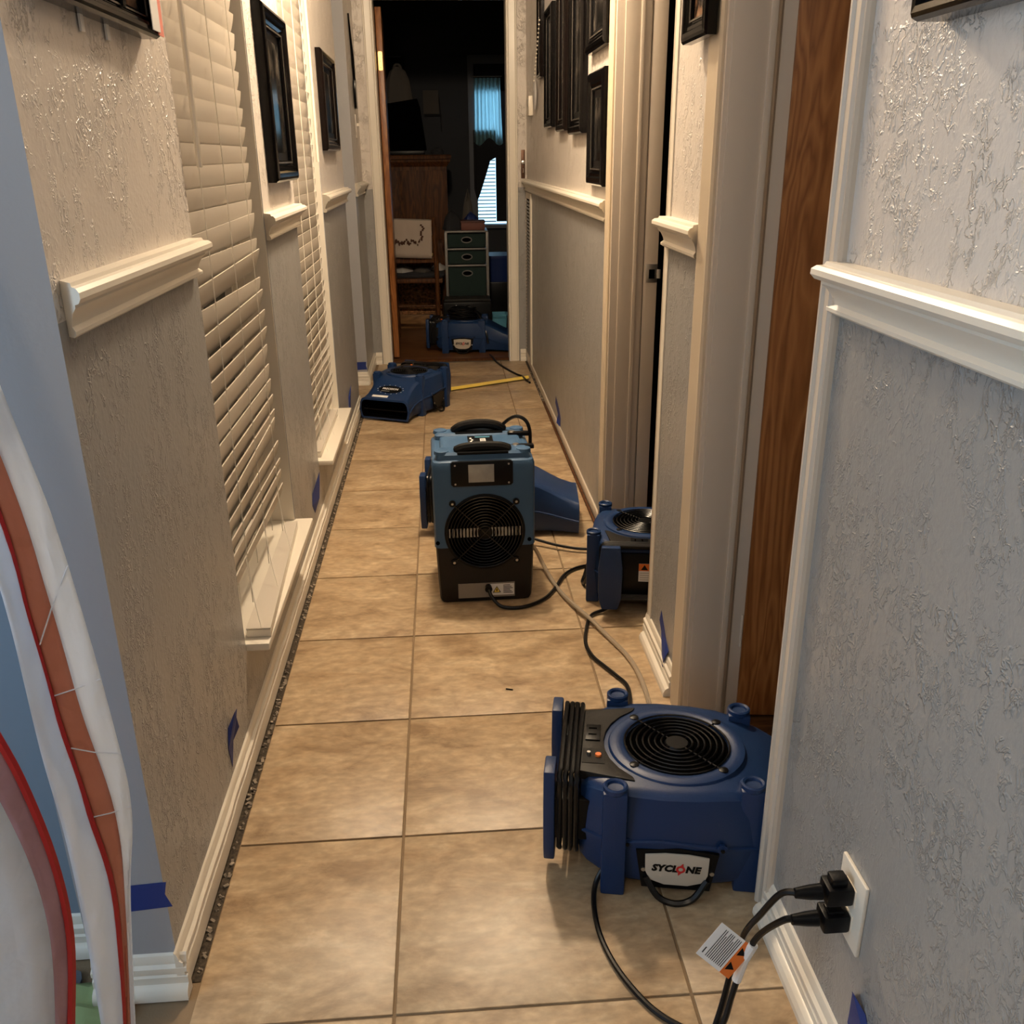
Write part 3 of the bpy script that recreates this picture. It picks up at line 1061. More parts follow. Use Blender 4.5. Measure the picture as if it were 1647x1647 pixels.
# ================================================================== painter's tape
def tape(label, pts, thick_dir, curl=None, group='blue painters tape pieces'):
    """a torn strip: polygon on a wall, lifted a little along thick_dir"""
    d = Vector(thick_dir)
    c = sum((Vector(p) for p in pts), Vector()) / len(pts)
    n = len(pts)
    vs = [Vector(p) - c + d * (0.0006 + (0.011 if (curl and i in curl) else 0)) for i, p in enumerate(pts)]
    vs += [v + d * 0.0006 for v in vs]
    fs = [tuple(range(n)), tuple(range(2 * n - 1, n - 1, -1))] + [(i, (i + 1) % n, n + (i + 1) % n, n + i) for i in range(n)]
    o = MB().add(vs, fs).build('painters_tape', 'ptape')
    o.location = c
    return tag(o, label, 'tape', group)


def wallpts(x, yz):
    return [(x, y, z) for y, z in yz]


tape('torn blue tape scrap low on the near left wall below the first window', wallpts(XL, [(1.555, 0.148), (1.572, 0.185), (1.594, 0.207), (1.612, 0.203), (1.600, 0.190), (1.610, 0.162), (1.596, 0.140), (1.566, 0.098)]), (1, 0, 0), (2, 3, 4, 5))
tape('torn blue tape scrap beside the first window sill', wallpts(XL, [(2.86, 0.165), (2.88, 0.20), (2.93, 0.225), (3.0, 0.235), (2.99, 0.205), (2.95, 0.16), (2.90, 0.125)]), (1, 0, 0), (2, 3, 4, 5))
tape('torn blue tape scrap beside the second window sill', wallpts(XL, [(4.16, 0.16), (4.18, 0.20), (4.22, 0.25), (4.24, 0.215), (4.23, 0.13), (4.19, 0.115)]), (1, 0, 0), (2,))
tape('wide blue tape band low on the wall end by the plastic sheeting', [(-0.545, 1.13, 0.158), (-0.543, 1.13, 0.208), (-0.451, 1.13, 0.213), (-0.456, 1.13, 0.190), (-0.448, 1.13, 0.166)], (0, -1, 0))
tape('blue tape band on the far wall end left of the bedroom door', [(-0.585, 5.29, 0.085), (-0.585, 5.29, 0.132), (-0.460, 5.29, 0.132), (-0.463, 5.29, 0.11), (-0.457, 5.29, 0.088)], (0, -1, 0))
tape('torn blue tape scrap on the narrow wall between the doorways', wallpts(XR, [(2.048, 0.152), (2.062, 0.118), (2.038, 0.098), (2.005, 0.048), (1.968, 0.030), (1.955, 0.064), (1.956, 0.086), (1.985, 0.100)]), (-1, 0, 0), (4, 5))
tape('blue tape scrap on the near right wall under the outlet', wallpts(XR, [(0.893, 0.158), (0.877, 0.186), (0.855, 0.168), (0.80, 0.10), (0.83, 0.07), (0.895, 0.108)]), (-1, 0, 0), (1,))
tape('torn blue tape scrap low on the far right wall', wallpts(XR, [(4.31, 0.145), (4.33, 0.108), (4.22, 0.078), (4.19, 0.047), (4.13, 0.044), (4.12, 0.086), (4.19, 0.118)]), (-1, 0, 0), (3,))

# ================================================================== outlet
ol = thing('wall_outlet', 'cream outlet plate on the near right wall', 'outlet', (XR, 0.930, 0.284))
MB().box(-0.006, 0, -0.036, 0.036, -0.058, 0.058).build('cover_plate', 'white', ol, bevel=0.0025)
for z in (-0.021, 0.021):
    MB().box(-0.008, -0.005, -0.016, 0.016, z - 0.014, z + 0.014).build('receptacle', 'white', ol, bevel=0.003)


def plug(label, z, yaw, pts, tip):
    p = thing('power_plug', label, 'plug', (XR - 0.008, 0.930, z), 0, 'plugs in the hall outlet')
    b = MB().box(-0.036, 0, -0.016, 0.016, -0.014, 0.014)
    b.build('plug_body', 'black', p, bevel=0.004)
    MB().box(-0.030, -0.008, -0.010, 0.010, 0.012, 0.026 if tip else 0.0185).build('grip', 'black', p, bevel=0.003)
    MB().lathe([(0.011, -0.040), (0.010, -0.055), (0.007, -0.075)], 12, (0, 0, 0), 'x').build('strain_relief', 'black', p, smooth=True)
    MB().tube(spline([(XR - 0.075, 0.930, z)] + pts, 8), 0.0047, 8).build('cord', 'rubber', p, smooth=True, world=True)
    return p


plug('upper black plug in the wall outlet with its cord', 0.309, 0, [(0.425, 0.945, 0.295), (0.408, 0.965, 0.240), (0.396, 0.985, 0.185), (0.385, 0.990, 0.12), (0.368, 0.975, 0.055), (0.345, 0.95, 0.008), (0.32, 0.90, 0.005), (0.28, 0.80, 0.005)], True)
plug('lower black plug in the wall outlet with the tagged cord', 0.263, 0, [(0.428, 0.935, 0.258), (0.408, 0.962, 0.205), (0.394, 0.972, 0.150), (0.380, 0.968, 0.090), (0.366, 0.960, 0.040), (0.345, 0.975, 0.006), (0.315, 0.990, 0.005), (0.275, 1.03, 0.005), (0.238, 1.105, 0.005), (0.221, 1.19, 0.005), (0.229, 1.275, 0.012), (0.262, 1.300, 0.06)], False)

tg = thing('cord_warning_tag', 'white and orange warning tag wrapped on the outlet cord', 'tag', (0.394, 0.972, 0.150))
mt = frame_matrix((-0.030, 0.0, 0.0), (-0.62, 0.15, 0.42), (0.62, -0.2, 0.62))


def on(mtx, poly, h0, h1, name, m, parent):
    mb = MB().prism(poly, h0, h1)
    mb.v = [tuple(mtx @ Vector(p)) for p in mb.v]
    return mb.build(name, m, parent)


tg_m = frame_matrix((-0.004, -0.008, 0.000), (-0.73, 0.22, 0.60), (0.60, 0.20, 0.76))
paper = on(tg_m, [(0.020, -0.029), (0.064, -0.029), (0.064, 0.029), (0.020, 0.029)], 0, -0.0006, 'tag_paper', 'paper', tg)
on(tg_m, [(0.003, -0.029), (0.020, -0.029), (0.020, 0.029), (0.003, 0.029)], 0, -0.0007, 'orange_band', 'orange', tg)
for yc in (-0.014, 0.012):
    on(tg_m, [(0.006, yc), (0.017, yc - 0.007), (0.017, yc + 0.007)], -0.0007, -0.001, 'warning_triangle', 'black', tg)
for i in range(10):
    yy = 0.0235 + 0.0031 * i
    hh = 0.025 - (0.008 if i in (3, 7) else 0)
    on(tg_m, [(yy, -0.023), (yy + 0.0010, -0.023), (yy + 0.0010, hh), (yy, hh)], -0.0006, -0.0009, 'print_line', 'black', tg)
on(tg_m, [(0.0575, -0.022), (0.0590, -0.022), (0.0590, -0.012), (0.0575, -0.012)], -0.0006, -0.0009, 'print_line', 'black', tg)
MB().tube([(0.009, -0.006, 0.034), (0.0, 0.0, 0.0), (-0.009, -0.002, -0.036)], 0.0068, 10).build('wrap_sleeve', 'paper', tg, smooth=True)
# ================================================================== air movers
def air_mover(name, label, brand):
    """low-profile blower: +x is the outlet, origin on the floor below the intake grille"""
    root = thing(name, label, 'air mover', (0, 0, 0), 0, 'blue air movers')
    # shell lofted along x: (x, half width, top, bottom, corner roundness)
    ST = [(-0.172, 0.105, 0.165, 0.055), (-0.168, 0.118, 0.186, 0.040), (-0.155, 0.128, 0.198, 0.030), (-0.125, 0.146, 0.203, 0.022),
          (-0.08, 0.158, 0.205, 0.020), (-0.03, 0.163, 0.205, 0.020), (0.03, 0.160, 0.205, 0.020), (0.08, 0.151, 0.204, 0.020),
          (0.125, 0.138, 0.198, 0.020), (0.165, 0.127, 0.182, 0.018), (0.205, 0.122, 0.160, 0.016), (0.245, 0.125, 0.138, 0.014),
          (0.285, 0.133, 0.122, 0.012), (0.300, 0.137, 0.120, 0.010)]

    def sec(x, w, t, b, k=0.0):
        ch = 0.022
        mid = b + (t - b) * 0.45
        return [(x, -w + 0.030, t), (x, -w + 0.018, t - 0.003), (x, -w + 0.010, t - 0.010), (x, -w + 0.003, t - 0.045 * (t / 0.205)), (x, -w, mid + 0.006), (x, -w, mid - 0.006),
                (x, -w + 0.006, b + 0.010), (x, -w + 0.012, b), (x, w - 0.012, b), (x, w - 0.006, b + 0.010), (x, w, mid - 0.006), (x, w, mid + 0.006),
                (x, w - 0.003, t - 0.045 * (t / 0.205)), (x, w - 0.010, t - 0.010), (x, w - 0.018, t - 0.003), (x, w - 0.030, t)]

    rings = [sec(*s_) for s_ in ST]
    # mouth: turn inward at the nose
    x, w, t, b = ST[-1]
    inner = [[(x + 0.002, y * 0.93, b + 0.010 + (z - b) * (t - b - 0.020) / (t - b)) for _, y, z in rings[-1]],
             [(x - 0.05, y * 0.90, b + 0.012 + (z - b) * (t - b - 0.026) / (t - b)) for _, y, z in rings[-1]]]
    body = MB().loft(rings + [inner[0]])
    body.add(rings[0], [tuple(range(15, -1, -1))])
    bo = body.build('body', 'blue', root, smooth=True, angle=28)
    mo = MB().loft([inner[0], inner[1]])
    mo.add(inner[1], [tuple(range(16))])
    mth = mo.build('outlet_mouth', 'blackm', root)
    sl = MB().box(x - 0.012, x - 0.004, -0.118, 0.118, 0.058, 0.062)
    sl.build('outlet_bar', 'black', mth)
    # seam ridge around both flanks
    for s_ in (-1, 1):
        pts = []
        for (xx, w, t, b) in ST[1:]:
            bumpz = 0.020 * math.exp(-((xx + 0.02) / 0.075) ** 2)
            pts.append((xx, s_ * (w + 0.0005), b + (t - b) * 0.45 + bumpz * 0.9 - 0.004))
        MB().tube(pts, 0.0042, 6).build('seam_ridge', 'blue', bo, smooth=True)
        for xx in (-0.085, 0.075):
            MB().lathe([(0.0, 0), (0.009, 0), (0.008, 0.006), (0.0, 0.006)], 10, (xx, s_ * 0.157 - 0.003, 0.108), 'y').build('screw_boss', 'blue', bo)
            MB().lathe([(0.004, 0.0), (0.0035, s_ * 0.0015)], 8, (xx, s_ * 0.164, 0.108), 'y').build('screw', 'black', bo)
    # round collar, fan well and guard
    MB().lathe([(0.125, 0.200), (0.121, 0.2085), (0.112, 0.2115), (0.100, 0.2105), (0.094, 0.2065), (0.092, 0.200)], 48, caps=False).build('intake_collar', 'blue', root, smooth=True)
    MB().lathe([(0.092, 0.2055), (0.050, 0.2060), (0.0005, 0.2060)], 36, caps=False).build('fan_well', 'blackm', root)
    gd = thing('intake_guard', None, None)
    C.objects.unlink(gd)
    bpy.data.objects.remove(gd)
    gm = MB()
    for i, rr in enumerate((0.094, 0.083, 0.072, 0.061, 0.050, 0.039, 0.028)):
        gm.ring(rr, 0.0019, (0, 0, 0.2105 + 0.002 * (1 - (rr / 0.094) ** 2)), 'z', 36, 5)
    for a in (45, 135):
        ca, sa = math.cos(R(a)), math.sin(R(a))
        gm.tube([(-0.108 * ca, -0.108 * sa, 0.2100), (0, 0, 0.2105), (0.108 * ca, 0.108 * sa, 0.2100)], 0.002, 5)
    gd = gm.build('intake_guard', 'wire', root, smooth=True)
    MB().lathe([(0.022, 0.2095), (0.020, 0.2125), (0.0, 0.2125)], 20).build('guard_hub', 'black', gd)
    for a in (45, 135, 225, 315):
        MB().lathe([(0.0085, 0.208), (0.0085, 0.2125), (0.004, 0.214), (0.0, 0.214)], 10, (0.108 * math.cos(R(a)), 0.108 * math.sin(R(a)), 0)).build('guard_screw', 'black', gd, smooth=True)
    # black control panel: crescent behind the collar
    poly = [(-0.172, -0.098), (-0.172, 0.098)]
    poly += [(-0.075, 0.118), (-0.078, 0.108)]
    for i in range(9):
        a = R(128 + i * (232 - 128) / 8)
        poly.append((0.132 * math.cos(a), 0.132 * math.sin(a)))
    poly += [(-0.078, -0.108), (-0.075, -0.118)]
    cp = MB().prism(poly, 0.190, 0.2075).build('control_panel', 'char', root, bevel=0.0015)
    MB().box(-0.165, -0.138, -0.005, 0.045, 0.2075, 0.2105).build('socket', 'black', cp, bevel=0.001)
    for yy in (0.010, 0.030):
        MB().box(-0.160, -0.145, yy, yy + 0.004, 0.2105, 0.2109).build('socket_slot', 'blackm', cp)
    MB().box(-0.168, -0.128, -0.075, -0.030, 0.2070, 0.2085).build('switch_recess', 'black', cp)
    MB().lathe([(0.006, 0.2085), (0.0055, 0.2125), (0.0, 0.2125)], 12, (-0.140, -0.052, 0)).build('reset_button', 'orange', cp)
    MB().lathe([(0.004, 0.2085), (0.0035, 0.2145), (0.0, 0.2145)], 10, (-0.157, -0.050, 0)).build('toggle', 'steel', cp)
    # four stacking posts with cups
    for px, py, sz in ((-0.108, -0.150, 1), (-0.108, 0.150, 1), (0.122, -0.118, 0.9), (0.122, 0.118, 0.9)):
        s_ = 1 if py > 0 else -1
        top = 0.212
        pm = MB()
        pm.box(px - 0.021, px + 0.021, py - 0.019, py + 0.019, 0.0 if sz == 1 else 0.0, top)
        po = pm.build('stacking_post', 'blue', root, bevel=0.005)
        MB().lathe([(0.018, top - 0.006), (0.021, top - 0.002), (0.021, top + 0.006), (0.018, top + 0.008), (0.0145, top + 0.006), (0.013, top + 0.002), (0.0, top + 0.001)], 20, (px, py, 0)).build('cup', 'blue', po, smooth=True)
    # cord-wrap wings at the back, on stubs
    for s_ in (-1, 1):
        py = s_ * 0.100
        MB().box(-0.215, -0.150, py - 0.026, py + 0.026, 0.080, 0.165).build('wrap_stub', 'black', root, bevel=0.003)
        oct_ = [(py - 0.032, 0.060), (py - 0.022, 0.028), (py + 0.022, 0.028), (py + 0.032, 0.060), (py + 0.034, 0.150), (py + 0.026, 0.218), (py - 0.026, 0.218), (py - 0.034, 0.150)]
        MB().prism(oct_, -0.232, -0.212, 'x').build('cord_wing', 'blue', root, bevel=0.004)
    rp_ = MB().box(-0.178, -0.168, -0.098, 0.098, 0.050, 0.180).build('rear_panel', 'black', root, bevel=0.004)
    ws_ = MB().box(-0.1795, -0.178, -0.040, 0.020, 0.095, 0.150).build('warning_label', 'paper', rp_)
    MB().box(-0.1800, -0.1794, -0.040, 0.020, 0.128, 0.150).build('orange_band', 'orange', ws_)
    MB().prism([(0.014, 0.131), (-0.006, 0.131), (0.004, 0.147)], -0.1804, -0.1799, 'x').build('warning_triangle', 'black', ws_)
    for i in range(4):
        MB().box(-0.1798, -0.1794, -0.036, 0.016, 0.099 + 0.007 * i, 0.1015 + 0.007 * i).build('print_line', 'fin', ws_)
    # wound cord
    for i in range(4):
        xx = -0.204 + 0.0098 * i
        zt, zb, yy = 0.2135 - 0.001 * i, 0.050, 0.126 + 0.001 * i
        L = []
        for cx, cz, a0 in ((yy - 0.02, zt - 0.02, 0), (-yy + 0.02, zt - 0.02, 90), (-yy + 0.02, zb + 0.02, 180), (yy - 0.02, zb + 0.02, 270)):
            for q in range(5):
                a = R(a0 + q * 22.5)
                L.append((xx + rnd.uniform(-0.0012, 0.0012), cx + 0.02 * math.cos(a), cz + 0.02 * math.sin(a)))
        MB().tube(L, 0.0046, 7, closed=True).build('cord_loop', 'rubber', root, smooth=True)
    # side recess with badge, carrying strap
    for s_ in (-1, 1):
        yb = s_ * 0.160
        shape = [(-0.058, 0.020), (0.058, 0.020), (0.070, 0.098), (0.0, 0.106), (-0.070, 0.098)]
        MB().prism(shape, yb - 0.003, yb + 0.003, 'y').build('badge_recess', 'black', root)
        y2 = s_ * 0.1655
        if brand == 'SYCLONE':
            sh = [(-0.054, 0.092), (-0.02, 0.0965), (0.02, 0.0965), (0.054, 0.092), (0.053, 0.056), (0.047, 0.040), (0.02, 0.031), (-0.02, 0.031), (-0.045, 0.040), (-0.053, 0.058)]
            bd = MB().prism(sh, y2 - 0.0018, y2 + 0.0018, 'y').build('badge', 'label', root, bevel=0.0008)
            yt = y2 + s_ * 0.0022
            mt_ = frame_matrix((0, yt, 0.066), (-s_, 0, 0), (0, 0, 1))
            mm = mt_ @ Matrix.Translation((-0.0205, 0, 0))
            text('lettering', 'SYCL', 0.0185, mm, 'black', bd, shear=0.2, bold=0.0011, spacing=1.06)
            mm = mt_ @ Matrix.Translation((0.0270, 0, 0))
            text('lettering', 'NE', 0.0185, mm, 'black', bd, shear=0.2, bold=0.0011, spacing=1.06)
            em = MB()
            for q in range(24):
                a0, a1 = 2 * PI * q / 24, 2 * PI * (q + 1) / 24
                ro, ri = 0.0078, 0.0040
                P4 = [mt_ @ Vector((r_ * math.cos(a) + 0.0068, r_ * math.sin(a) * 0.95, h)) for h in (0, 0.0004) for r_, a in ((ri, a0), (ro, a0), (ro, a1), (ri, a1))]
                em.add(P4, [(0, 1, 2, 3), (4, 5, 6, 7), (1, 2, 6, 5)])
            for sg in (1, -1):
                P3 = [mt_ @ Vector((sg * a + 0.0068, sg * b_, 0.0004)) for a, b_ in ((-0.003, 0.006), (0.004, 0.0135), (0.0045, 0.0062))]
                em.add(P3, [(0, 1, 2)])
            em.build('swirl_emblem', 'red', bd)
        st = spline([(-0.052, yb + s_ * 0.006, 0.045), (-0.03, yb + s_ * 0.016, 0.012), (0.0, yb + s_ * 0.022, 0.004), (0.03, yb + s_ * 0.016, 0.012), (0.052, yb + s_ * 0.006, 0.045)], 5)
        MB().tube(st, 0.0058, 6).build('strap', 'rubber', root, smooth=True)
        for xx in (-0.056, 0.060):
            MB().lathe([(0.004, 0.0), (0.004, s_ * 0.002), (0, s_ * 0.002)], 8, (xx, yb + s_ * 0.003, 0.058), 'y').build('rivet', 'steel', root)
    if brand == 'PRECISION':
        # oval sticker and white strip on the sloping nose
        mt_ = frame_matrix((0.222, 0.0, 0.1545), (0, 1, 0), (-0.86, 0, 0.50))
        el = [(0.062 * math.cos(2 * PI * q / 28), 0.026 * math.sin(2 * PI * q / 28)) for q in range(28)]
        st_ = on(mt_, el, -0.001, 0.0008, 'sticker', 'black', root)
        text('lettering', 'PRECISION', 0.0175, mt_ @ Matrix.Translation((0, 0.002, 0.0012)), 'paper', st_, bold=0.0004)
        on(mt_, [(-0.045, -0.016), (0.0, -0.016), (0.0, -0.013), (-0.045, -0.013)], 0.0008, 0.0011, 'underline', 'fin', st_)
        for q in range(14):
            a = 2 * PI * q / 14
            c_ = (0.070 * math.cos(a), 0.033 * math.sin(a))
            on(mt_, [(c_[0] - 0.002, c_[1] - 0.002), (c_[0] + 0.003, c_[1] - 0.001), (c_[0] + 0.002, c_[1] + 0.002)], -0.0005, 0.0008, 'tick', 'paper', st_)
        mt2 = frame_matrix((0.275, 0.0, 0.1275), (0, 1, 0), (-0.90, 0, 0.38))
        on(mt2, [(-0.075, -0.008), (0.010, -0.008), (0.010, 0.008), (-0.075, 0.008)], -0.001, 0.0008, 'white_strip', 'paper', root)
    return root


am1 = air_mover('air_mover', 'nearest blue air mover with red-marked badge, nose in the right doorway', 'SYCLONE')
am1.location = (0.398, 1.405, 0)
am1.rotation_euler = (0, 0, R(-11))
am1.scale = (1.02, 0.97, 1.02)


def am_copy(src, label, loc, rz, sc):
    c = copy_tree(src)
    c['label'] = label
    c.location = loc
    c.rotation_euler = (0, 0, R(rz))
    c.scale = sc
    return c


am_copy(am1, 'blue air mover behind the dehumidifier, nose toward the right wall', (0.138, 3.05, 0), -5, (1.02, 0.90, 1.02))
am_copy(am1, 'blue air mover half hidden in the dark doorway behind the narrow wall', (0.572, 2.512, 0), 80, (1.0, 1.0, 1.0))
am_copy(am1, 'blue air mover just inside the bedroom door, loaded with black gear', (0.13, 6.26, 0), -8, (1.06, 0.9, 1.0))
am2 = air_mover('air_mover', 'blue air mover with an oval sticker, blowing at the far left wall base', 'PRECISION')
am2.location = (-0.195, 4.72, 0)
am2.rotation_euler = (0, 0, R(-116))
am2.scale = (0.92, 1.02, 0.95)

# ================================================================== dehumidifier
dh = thing('dehumidifier', 'steel-blue and charcoal portable dehumidifier standing mid-hall', 'dehumidifier', (0.092, 2.44, 0), R(1))
HW, DP = 0.145, 0.275


def rr(w, d0, d1, z, ch=0.016):
    return [(-w, d0 + ch, z), (-w + ch * 0.3, d0 + ch * 0.3, z), (-w + ch, d0, z), (w - ch, d0, z), (w - ch * 0.3, d0 + ch * 0.3, z), (w, d0 + ch, z),
            (w, d1 - ch, z), (w - ch * 0.3, d1 - ch * 0.3, z), (w - ch, d1, z), (-w + ch, d1, z), (-w + ch * 0.3, d1 - ch * 0.3, z), (-w, d1 - ch, z)]


MB().loft([rr(HW - 0.014, 0.010, DP - 0.010, 0.0), rr(HW - 0.010, 0.004, DP - 0.004, 0.012), rr(HW - 0.007, 0.001, DP, 0.06), rr(HW - 0.003, 0.0, DP, 0.178)], caps=True) \
    .build('base_tub', 'char', dh, smooth=True, angle=30)
MB().loft([rr(HW, -0.002, DP, 0.1785), rr(HW, -0.002, DP, 0.40), rr(HW, 0.0, DP, 0.424), rr(HW - 0.004, 0.004, DP - 0.004, 0.434), rr(HW - 0.014, 0.014, DP - 0.010, 0.440)], caps=True) \
    .build('upper_shell', 'dblue', dh, smooth=True, angle=30)
# raised top: front and rear shoulders with a saddle tray between
tp = MB()
for d0, d1 in ((0.012, 0.085), (0.205, DP - 0.006)):
    tp.loft([rr(HW - 0.012, d0, d1, 0.436, 0.01), rr(HW - 0.014, d0 + 0.002, d1 - 0.004, 0.452, 0.01), rr(HW - 0.022, d0 + 0.008, d1 - 0.012, 0.459, 0.01)], caps=True)
tp.build('top_shoulders', 'dblue', dh, smooth=True, angle=30)
MB().loft([rr(HW - 0.025, 0.070, 0.215, 0.436, 0.01), rr(HW - 0.028, 0.073, 0.212, 0.449, 0.01), rr(HW - 0.034, 0.080, 0.206, 0.452, 0.01)], caps=True).build('top_tray', 'dblue', dh, smooth=True, angle=30)
for xx in (-0.115, 0.115):
    for yy in (0.035, 0.245):
        MB().lathe([(0.022, 0.452), (0.020, 0.461), (0.014, 0.463), (0, 0.463)], 16, (xx, yy, 0)).build('stacking_foot', 'dblue', dh, smooth=True)
for yy, hh in ((0.034, 0.006), (0.232, 0.016)):
    pts = spline([(-0.078, yy, 0.456), (-0.055, yy, 0.462 + hh * 0.6), (-0.02, yy, 0.463 + hh), (0.02, yy, 0.463 + hh), (0.055, yy, 0.462 + hh * 0.6), (0.078, yy, 0.456)], 5)
    hb = MB().tube(pts, [0.010] + [0.0150] * (len(pts) - 2) + [0.010], 10).build('handle', 'black', dh, smooth=True)
    MB().box(-0.072, 0.072, yy - 0.022, yy + 0.020, 0.452, 0.4605).build('handle_recess', 'black', hb, bevel=0.004)
tl = MB().box(-0.036, 0.038, 0.090, 0.195, 0.452, 0.4532).build('top_label', 'black', dh)
MB().box(0.000, 0.016, 0.098, 0.165, 0.4532, 0.4536).build('barcode', 'paper', tl)
for i in range(7):
    MB().box(0.002, 0.014, 0.102 + i * 0.009, 0.105 + i * 0.009, 0.4536, 0.4538).build('barcode_line', 'black', tl)
for i in range(5):
    MB().box(-0.030 + 0.004 * (i % 2), -0.024 + 0.004 * (i % 2), 0.100 + 0.016 * i, 0.110 + 0.016 * i, 0.4532, 0.4535).build('print_line', 'paper', tl)
MB().box(-0.014, 0.030, 0.176, 0.186, 0.4532, 0.4535).build('print_band', 'cyan', tl)
# cord strap with two clips on the right of the top
for yy in (0.075, 0.205):
    cl = MB().box(0.085, 0.150, yy - 0.010, yy + 0.010, 0.447, 0.459).build('strap_clip', 'black', dh, bevel=0.003)
    MB().lathe([(0.010, 0.459), (0.008, 0.462), (0, 0.462)], 12, (0.098, yy, 0)).build('clip_screw', 'steel', cl, smooth=True)
MB().tube(spline([(0.065, 0.235, 0.466), (0.09, 0.222, 0.492), (0.115, 0.212, 0.504), (0.140, 0.207, 0.492), (0.152, 0.205, 0.462), (0.154, 0.207, 0.41)], 5), 0.0055, 7).build('strap_loop', 'rubber', dh, smooth=True)
# control panel
cp = MB().prism([(-0.092, 0.372), (-0.086, 0.366), (0.076, 0.366), (0.082, 0.372), (0.082, 0.434), (0.076, 0.439), (-0.086, 0.439), (-0.092, 0.434)], -0.008, 0.002, 'y').build('control_panel', 'black', dh, bevel=0.0015)
MB().box(-0.043, 0.029, -0.0095, -0.008, 0.378, 0.430).build('display', 'screen', cp, bevel=0.0006)
for xx in (-0.080, 0.070):
    for zz in (0.374, 0.429):
        MB().lathe([(0.0028, -0.0095), (0.0028, -0.008)], 8, (xx, 0, zz), 'y').build('panel_screw', 'steel', cp)
# exhaust fan: well, fin bar, wire guard
fw = MB().lathe([(0.116, 0.0), (0.116, -0.004), (0.110, -0.0055), (0.107, -0.0035)], 48, (0, 0, 0.225), 'y', caps=False).build('fan_ring', 'black', dh, smooth=True)
MB().lathe([(0.109, -0.003), (0.05, -0.0028), (0.0005, -0.0028)], 36, (0, 0, 0.225), 'y', caps=False).build('fan_well', 'blackm', dh)
for i in range(21):
    xx = -0.100 + i * 0.010
    if abs(xx) < 0.105:
        MB().box(xx - 0.0027, xx + 0.0027, -0.0042, -0.0026, 0.211, 0.238).build('fin', 'fin', dh)
MB().lathe([(0.022, -0.0030), (0.021, -0.0055), (0.012, -0.0060), (0.0005, -0.0060)], 28, (0, 0, 0.225), 'y', caps=False).build('fan_motor', 'char', dh, smooth=True)
gm = MB()
for i in range(11):
    gm.ring(0.108 - 0.0088 * i, 0.0014, (0, -0.009 - 0.002 * (i / 10), 0.225), 'y', 40, 5)
for a in (45, 135):
    ca, sa = math.cos(R(a)), math.sin(R(a))
    gm.tube([(-0.132 * ca, -0.006, 0.225 - 0.132 * sa), (0, -0.0115, 0.225), (0.132 * ca, -0.006, 0.225 + 0.132 * sa)], 0.002, 5)
gd = gm.build('fan_guard', 'wire', dh, smooth=True)
MB().lathe([(0.016, -0.008), (0.015, -0.0125), (0.0, -0.0125)], 16, (0, 0, 0.225), 'y').build('guard_hub', 'black', gd)
for a in (45, 135, 225, 315):
    px, pz = 0.128 * math.cos(R(a)), 0.225 + 0.128 * math.sin(R(a))
    MB().lathe([(0.0095, -0.002), (0.0095, -0.008), (0, -0.008)], 12, (px, 0, pz), 'y').build('guard_tab', 'black', gd)
    MB().lathe([(0.0042, -0.008), (0.0035, -0.010), (0, -0.010)], 8, (px, 0, pz), 'y').build('guard_screw', 'steel', gd)
for xx in (-0.136, 0.128):
    MB().lathe([(0.006, -0.004), (0.006, -0.002), (0, -0.0041)], 10, (xx, 0, 0.196), 'y').build('shell_screw', 'blackm', dh)
# rating plate and warning sticker
rp = MB().box(-0.082, 0.084, -0.0012, 0.004, 0.016, 0.062).build('rating_plate', 'silver', dh)
wsr = MB().box(0.012, 0.082, -0.0020, -0.0012, 0.022, 0.058).build('warning_sticker', 'paper', dh)
MB().prism([(0.019, 0.030), (0.043, 0.030), (0.031, 0.051)], -0.0024, -0.0020, 'y').build('warning_triangle', 'black', wsr)
MB().prism([(0.0225, 0.032), (0.0395, 0.032), (0.031, 0.0475)], -0.0027, -0.0023, 'y').build('triangle_fill', 'yellow', wsr)
MB().prism([(0.029, 0.035), (0.033, 0.035), (0.032, 0.043), (0.030, 0.043)], -0.0030, -0.0026, 'y').build('flame_mark', 'black', wsr)
for i in range(6):
    MB().box(0.050, 0.078 - 0.004 * (i % 3), -0.0024, -0.0020, 0.028 + i * 0.0048, 0.030 + i * 0.0048).build('print_line', 'black', wsr)
MB().lathe([(0.011, -0.020), (0.010, -0.008), (0.009, 0.002)], 12, (0.006, 0, 0.050), 'y').build('cord_gland', 'black', dh, smooth=True)

# ================================================================== cords, hose, measuring tape
def line(name, label, cat, pts, r, m, n=8):
    p0 = Vector(pts[0])
    q = [Vector(p) - p0 for p in pts]
    o = MB().tube(spline(q, 8), r, n).build(name, m, smooth=True)
    o.location = p0
    return tag(o, label, cat)


